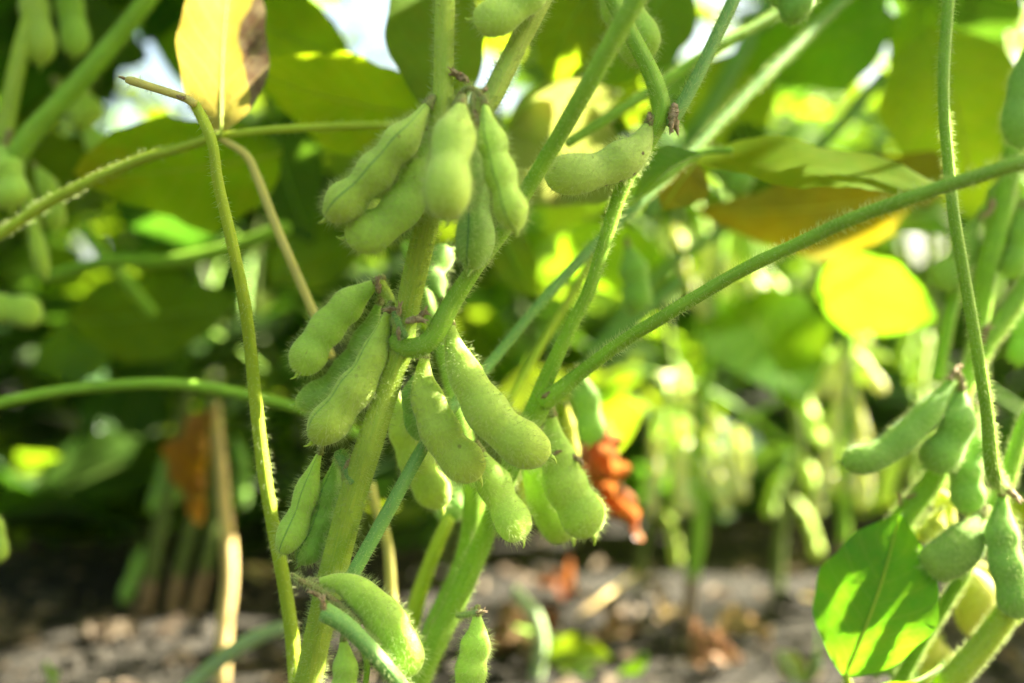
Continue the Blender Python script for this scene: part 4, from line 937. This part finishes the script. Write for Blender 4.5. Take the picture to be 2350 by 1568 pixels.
# dry straw-coloured stalk, left
d = .58; t = thing('dry_stalk', P(510, 1584, d), 'bare straw yellow stalk standing upright left of the sharp plant', 'stalk')
ptube('stem', [(508, 1575, d, 34), (514, 1450, d, 34), (526, 1330, d, 33), (524, 1240, d, 32), (514, 1150, d, 28), (506, 1050, d, 26)], M['straw'], t, n=40)
ptube('stem_tip', [(506, 1050, d, 26), (500, 980, d, 20), (500, 920, d, 8)], M['straw'], t, n=12)
# orange withered leaves hanging
def dry_leaf(pp, w, label, mat='leaf_dry', curl=2.4, roll=0, wave=.14, crumple=.11):
    t = thing('withered_leaf', P(*pp[0]), label, 'withered leaf')
    B, E = P(*pp[0]), P(*pp[1]); T = unit(E-B); n = np.array([0, -1, 0.]); s = np.cross(T, n); nn = n*math.cos(R(roll))+s*math.sin(R(roll))
    leaf(t, B, E, w/F*pp[0][2], nn, mat, name='leaf_blade', curl=curl, wave=wave, fold=.3, droop=.08, nu=60, nv=21, crumple=crumple)
    tube('leaf_stalk', [B-T*.014+[0, 0, .004], B-T*.004, B+T*.006], [.0006, .0008, .0008], M['brown_stem'], t, seg=7, n=9)
    return t
dry_leaf([(1375, 955, .50), (1458, 1240, .48)], 84, 'shrivelled orange leaf hanging right of the sharp pods', roll=20, wave=.2, curl=3.0, crumple=.22)
dry_leaf([(1345, 1020, .5), (1325, 1085, .5)], 60, 'small curled amber leaf left of the shrivelled orange one')
dry_leaf([(482, 935, .62), (440, 1200, .60)], 96, 'dull orange leaf hanging beside the straw yellow stalk', roll=15, mat='leaf_rust', wave=.12, crumple=.04)
# ground litter
def litter(x, y, L, w, ang, mat, label, name='fallen_leaf', curl=2.0, tilt=.3):
    d = on_ground(x, y); c = P(x, y, d); c[2] = gz(c[0], c[1])+.008
    dr = np.array([math.cos(R(ang)), math.sin(R(ang)), tilt*.4]); t = thing(name, c, label, 'fallen leaf')
    leaf(t, c-dr*L/2, c+dr*L/2, w, unit(np.array([0.2, -.5, 1])), mat, name='leaf_blade', curl=curl, wave=.09, fold=.25, droop=.06, crumple=.10)
    tube('leaf_stalk', [c-dr*L*.5-[.0, 0, .001], c-dr*L*.62+[0, 0, .002], c-dr*L*.75], [.0008, .0008, .0006], M['brown_stem'], t, seg=6, n=8)
litter(1275, 1385, .034, .022, 160, 'leaf_dry', 'crumpled orange fallen leaf on the soil, topmost of the litter')
litter(1190, 1490, .040, .028, 20, 'leaf_brown', 'brown fallen leaf on the soil left of the arching pale stem')
litter(1235, 1470, .030, .02, 100, 'leaf_dry', 'rusty fallen leaf lying against the arching pale stem')
litter(1530, 1420, .028, .018, 60, 'leaf_brown', 'small dry scrap of leaf on the soil left of the brown stem base')
litter(1420, 1465, .036, .018, 30, 'leaf_brown', 'tan fallen leaf among soil crumbs above the green weed')
litter(1700, 1460, .04, .02, -20, 'leaf_brown', 'pale tan fallen leaf on the open sunlit soil')
litter(1640, 1545, .036, .026, 0, 'leaf_brown', 'dark curled brown leaf at the bottom edge of the soil')
def straw(pts, w, label, mat='straw', hair=0):
    t = ptube('straw_piece', pts, M[mat], None, n=24, seg=8); tag(t, label, 'straw'); return t
straw([(1330, 1415, .72, 10), (1400, 1360, .74, 12), (1470, 1310, .80, 12)], 0, 'straw piece slanting up off the soil behind the litter')
straw([(1840, 1370, .75, 10), (1930, 1390, .73, 14), (2030, 1430, .70, 10)], 0, 'bent dry straw lying on sunlit soil left of the shadow striped leaf')
straw([(600, 1330, .75, 10), (560, 1300, .78, 12), (640, 1310, .8, 10)], 0, 'short amber straw in the shade right of the yellow stalk')
V, Q, U, nb = [], [], [], 0
for k in range(900):
    y = rng.uniform(.18, 1.1); x = rng.uniform(-.7, .7)*(y+.3); L = rng.uniform(.006, .03); a = rng.uniform(0, 6.28)
    dr = unit(np.array([math.cos(a), math.sin(a), rng.normal(0, .25)])); c = np.array([x, y, gz(x, y)+.004])
    v, q, u, _, _ = leaf_geom(c-dr*L/2, c+dr*L/2, min(.009, L*rng.uniform(.1, .5)), unit(rng.normal(0, .4, 3)+[0, 0, 1]), curl=3, wave=.1, nu=7, nv=5, seed=k)
    V.append(v); Q.append(q+nb); U.append(u); nb += len(v)
o = finish('dry_litter', np.vstack(V), [np.vstack(Q)], M['litter'], None, np.vstack(U))
tag(o, 'fine dry leaf scraps and straw bits scattered over the soil', 'plant litter', None, 'stuff')
# pale arching weed stems
def weed(pts, label, leaves=(), mat='pale_stem'):
    x, y, d, w = pts[-1]; g = P(x, y, d); g[2] = max(g[2], 0)
    t = thing('weed', g, label, 'weed'); ptube('stem', pts, M[mat], t, n=30)
    for b, e, w, roll, m in leaves: pleaf(t, b, e, w, roll=roll, mat=m, fold=.2)
    return t
weed([(1180, 1350, .60, 20), (1205, 1385, .60, 34), (1232, 1430, .60, 36), (1240, 1490, .60, 32), (1228, 1570, .60, 30)], 'pale grey green stem arching over the soil right of the sharp plant')
weed([(660, 1438, .47, 30), (590, 1462, .47, 36), (520, 1505, .47, 38), (440, 1575, .47, 38), (330, 1680, .47, 34)], 'pale stem sloping up from the bottom edge across the straw yellow stalk')
weed([(1180, 1440, .62, 10), (1260, 1470, .62, 14), (1340, 1510, .62, 14), (1440, 1560, .62, 12), (1500, 1600, .62, 10)], 'low weed with a bright sunlit leaf on the soil, bottom centre',
     [((1250, 1500, .60), (1400, 1500, .58), 86, -50, 'leaf_lime'), ((1200, 1450, .63), (1340, 1470, .63), 70, 60, 'leaf'), ((1420, 1560, .6), (1490, 1500, .6), 60, 30, 'leaf'), ((1360, 1540, .6), (1260, 1580, .6), 60, 40, 'leaf')], 'petiole')
weed([(1790, 1500, .55, 10), (1815, 1540, .55, 12), (1830, 1600, .55, 12)], 'pale seedling leaf pair on the soil left of the shadow striped leaf',
     [((1840, 1560, .55), (1780, 1490, .56), 60, 10, 'leaf_pale'), ((1850, 1570, .55), (1890, 1440, .58), 70, 40, 'leaf_dark')], 'pale_stem')
weed([(105, 1520, .55, 8), (118, 1550, .55, 10), (120, 1600, .55, 12)], 'tiny yellow green weed sprig in the bottom left corner',
     [((118, 1550, .55), (100, 1525, .55), 22, 0, 'leaf_lime'), ((118, 1560, .55), (135, 1535, .55), 22, 0, 'leaf_lime')], 'petiole')
# left plants with stems coloured for shade; right ones with pods paled for sun
def hang(label, base, stems, pods, mat, smat='petiole'):
    g = P(*base); g[2] = gz(g[0], g[1]); t = thing('soybean_plant', g, label, 'soybean plant', 'soybean plants in the first row behind')
    for s in stems:
        ptube('stem', s[1:], M[smat], t, n=24)
        ptube('stem_base', [s[0], s[1]], M['brown_stem'], t, n=8)
    for pp, w, sd in pods:
        ppod(t, pp, w*.72, roll=rng.uniform(0, 60), seeds=sd, mat=mat, hair=0, calyx=False, beak=False)
        for _ in range(2 if mat != 'pod_deep' else 0):
            ox, oy, f = rng.uniform(-34, 34), rng.uniform(-40, 25), rng.uniform(.6, .9); x0, y0, d0 = pp[0]
            ppod(t, [(x0+ox+(x-x0)*rng.uniform(-1.2, 1.4), y0+oy+(y-y0)*f, d0+rng.uniform(.0, .05)) for x, y, _ in pp], w*.62, roll=rng.uniform(0, 60), seeds=sd, mat=('pod', 'pod_sun_pale')[rng.integers(2)], hair=0, calyx=False, beak=False)
    return t
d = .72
hang('green plant with bare lower stems coloured dim for shade, left of the yellow stalk', (340, 1420, d), [[(325, 1450, d, 34), (345, 1330, d, 34), (370, 1200, d, 36), (400, 1050, d, 36), (430, 900, d, 34)], [(385, 1450, d, 30), (410, 1320, d, 30), (440, 1200, d, 30), (470, 1000, d, 30)], [(430, 1450, d, 26), (470, 1310, d, 30), (495, 1180, d, 30), (500, 950, d, 28)]],
     [([(330, 1250, d), (312, 1300, d), (280, 1385, d)], 44, 2), ([(390, 1020, d), (375, 1100, d), (350, 1180, d)], 60, 3), ([(540, 1000, d), (555, 1080, d), (550, 1170, d)], 50, 3), ([(400, 980, d), (420, 1080, d), (395, 1160, d)], 60, 2)], 'pod_deep', 'stem_shaded')
d = .70
hang('sunlit plant with pods coloured pale for sunlight and a brown stem base, mid right', (1580, 1440, d), [[(1572, 1450, d, 28), (1588, 1330, d, 30), (1605, 1200, d, 36), (1600, 1050, d, 32), (1620, 850, d, 30), (1650, 600, d, 28), (1660, 420, d, 24)]],
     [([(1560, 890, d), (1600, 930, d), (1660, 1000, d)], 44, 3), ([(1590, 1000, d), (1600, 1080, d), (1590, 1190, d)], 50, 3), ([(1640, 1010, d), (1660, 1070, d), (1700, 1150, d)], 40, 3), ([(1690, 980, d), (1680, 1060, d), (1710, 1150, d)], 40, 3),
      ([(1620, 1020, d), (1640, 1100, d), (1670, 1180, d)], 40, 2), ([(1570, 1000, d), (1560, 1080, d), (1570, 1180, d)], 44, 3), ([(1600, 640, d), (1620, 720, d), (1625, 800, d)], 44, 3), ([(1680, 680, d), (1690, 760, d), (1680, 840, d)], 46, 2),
      ([(1740, 720, d), (1745, 780, d), (1735, 850, d)], 44, 2), ([(1700, 620, d), (1720, 690, d), (1710, 760, d)], 44, 3), ([(1550, 520, d), (1560, 580, d), (1570, 640, d)], 40, 2), ([(1490, 1000, d), (1500, 1080, d), (1490, 1190, d)], 40, 3), ([(1640, 560, d), (1650, 610, d), (1640, 680, d)], 46, 2)], 'pod_sun_pale')
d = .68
hang('thin plant with the brightest pod cluster, coloured pale for sunlight, above the shadow striped leaf', (1930, 1420, d), [[(1930, 1460, d, 24), (1935, 1250, d, 26), (1945, 1000, d, 28), (1950, 780, d, 26), (1955, 640, d, 24)]],
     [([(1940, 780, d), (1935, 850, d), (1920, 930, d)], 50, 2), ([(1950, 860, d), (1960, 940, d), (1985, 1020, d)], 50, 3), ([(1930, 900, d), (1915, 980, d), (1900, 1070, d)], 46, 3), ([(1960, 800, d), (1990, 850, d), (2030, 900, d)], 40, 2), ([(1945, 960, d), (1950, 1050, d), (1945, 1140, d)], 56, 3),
      ([(1920, 820, d), (1890, 870, d), (1870, 920, d)], 44, 2), ([(1960, 1000, d), (1985, 1090, d), (1975, 1170, d)], 46, 2), ([(1920, 1010, d), (1890, 1100, d), (1870, 1180, d)], 40, 2)], 'pod_sun_pale')
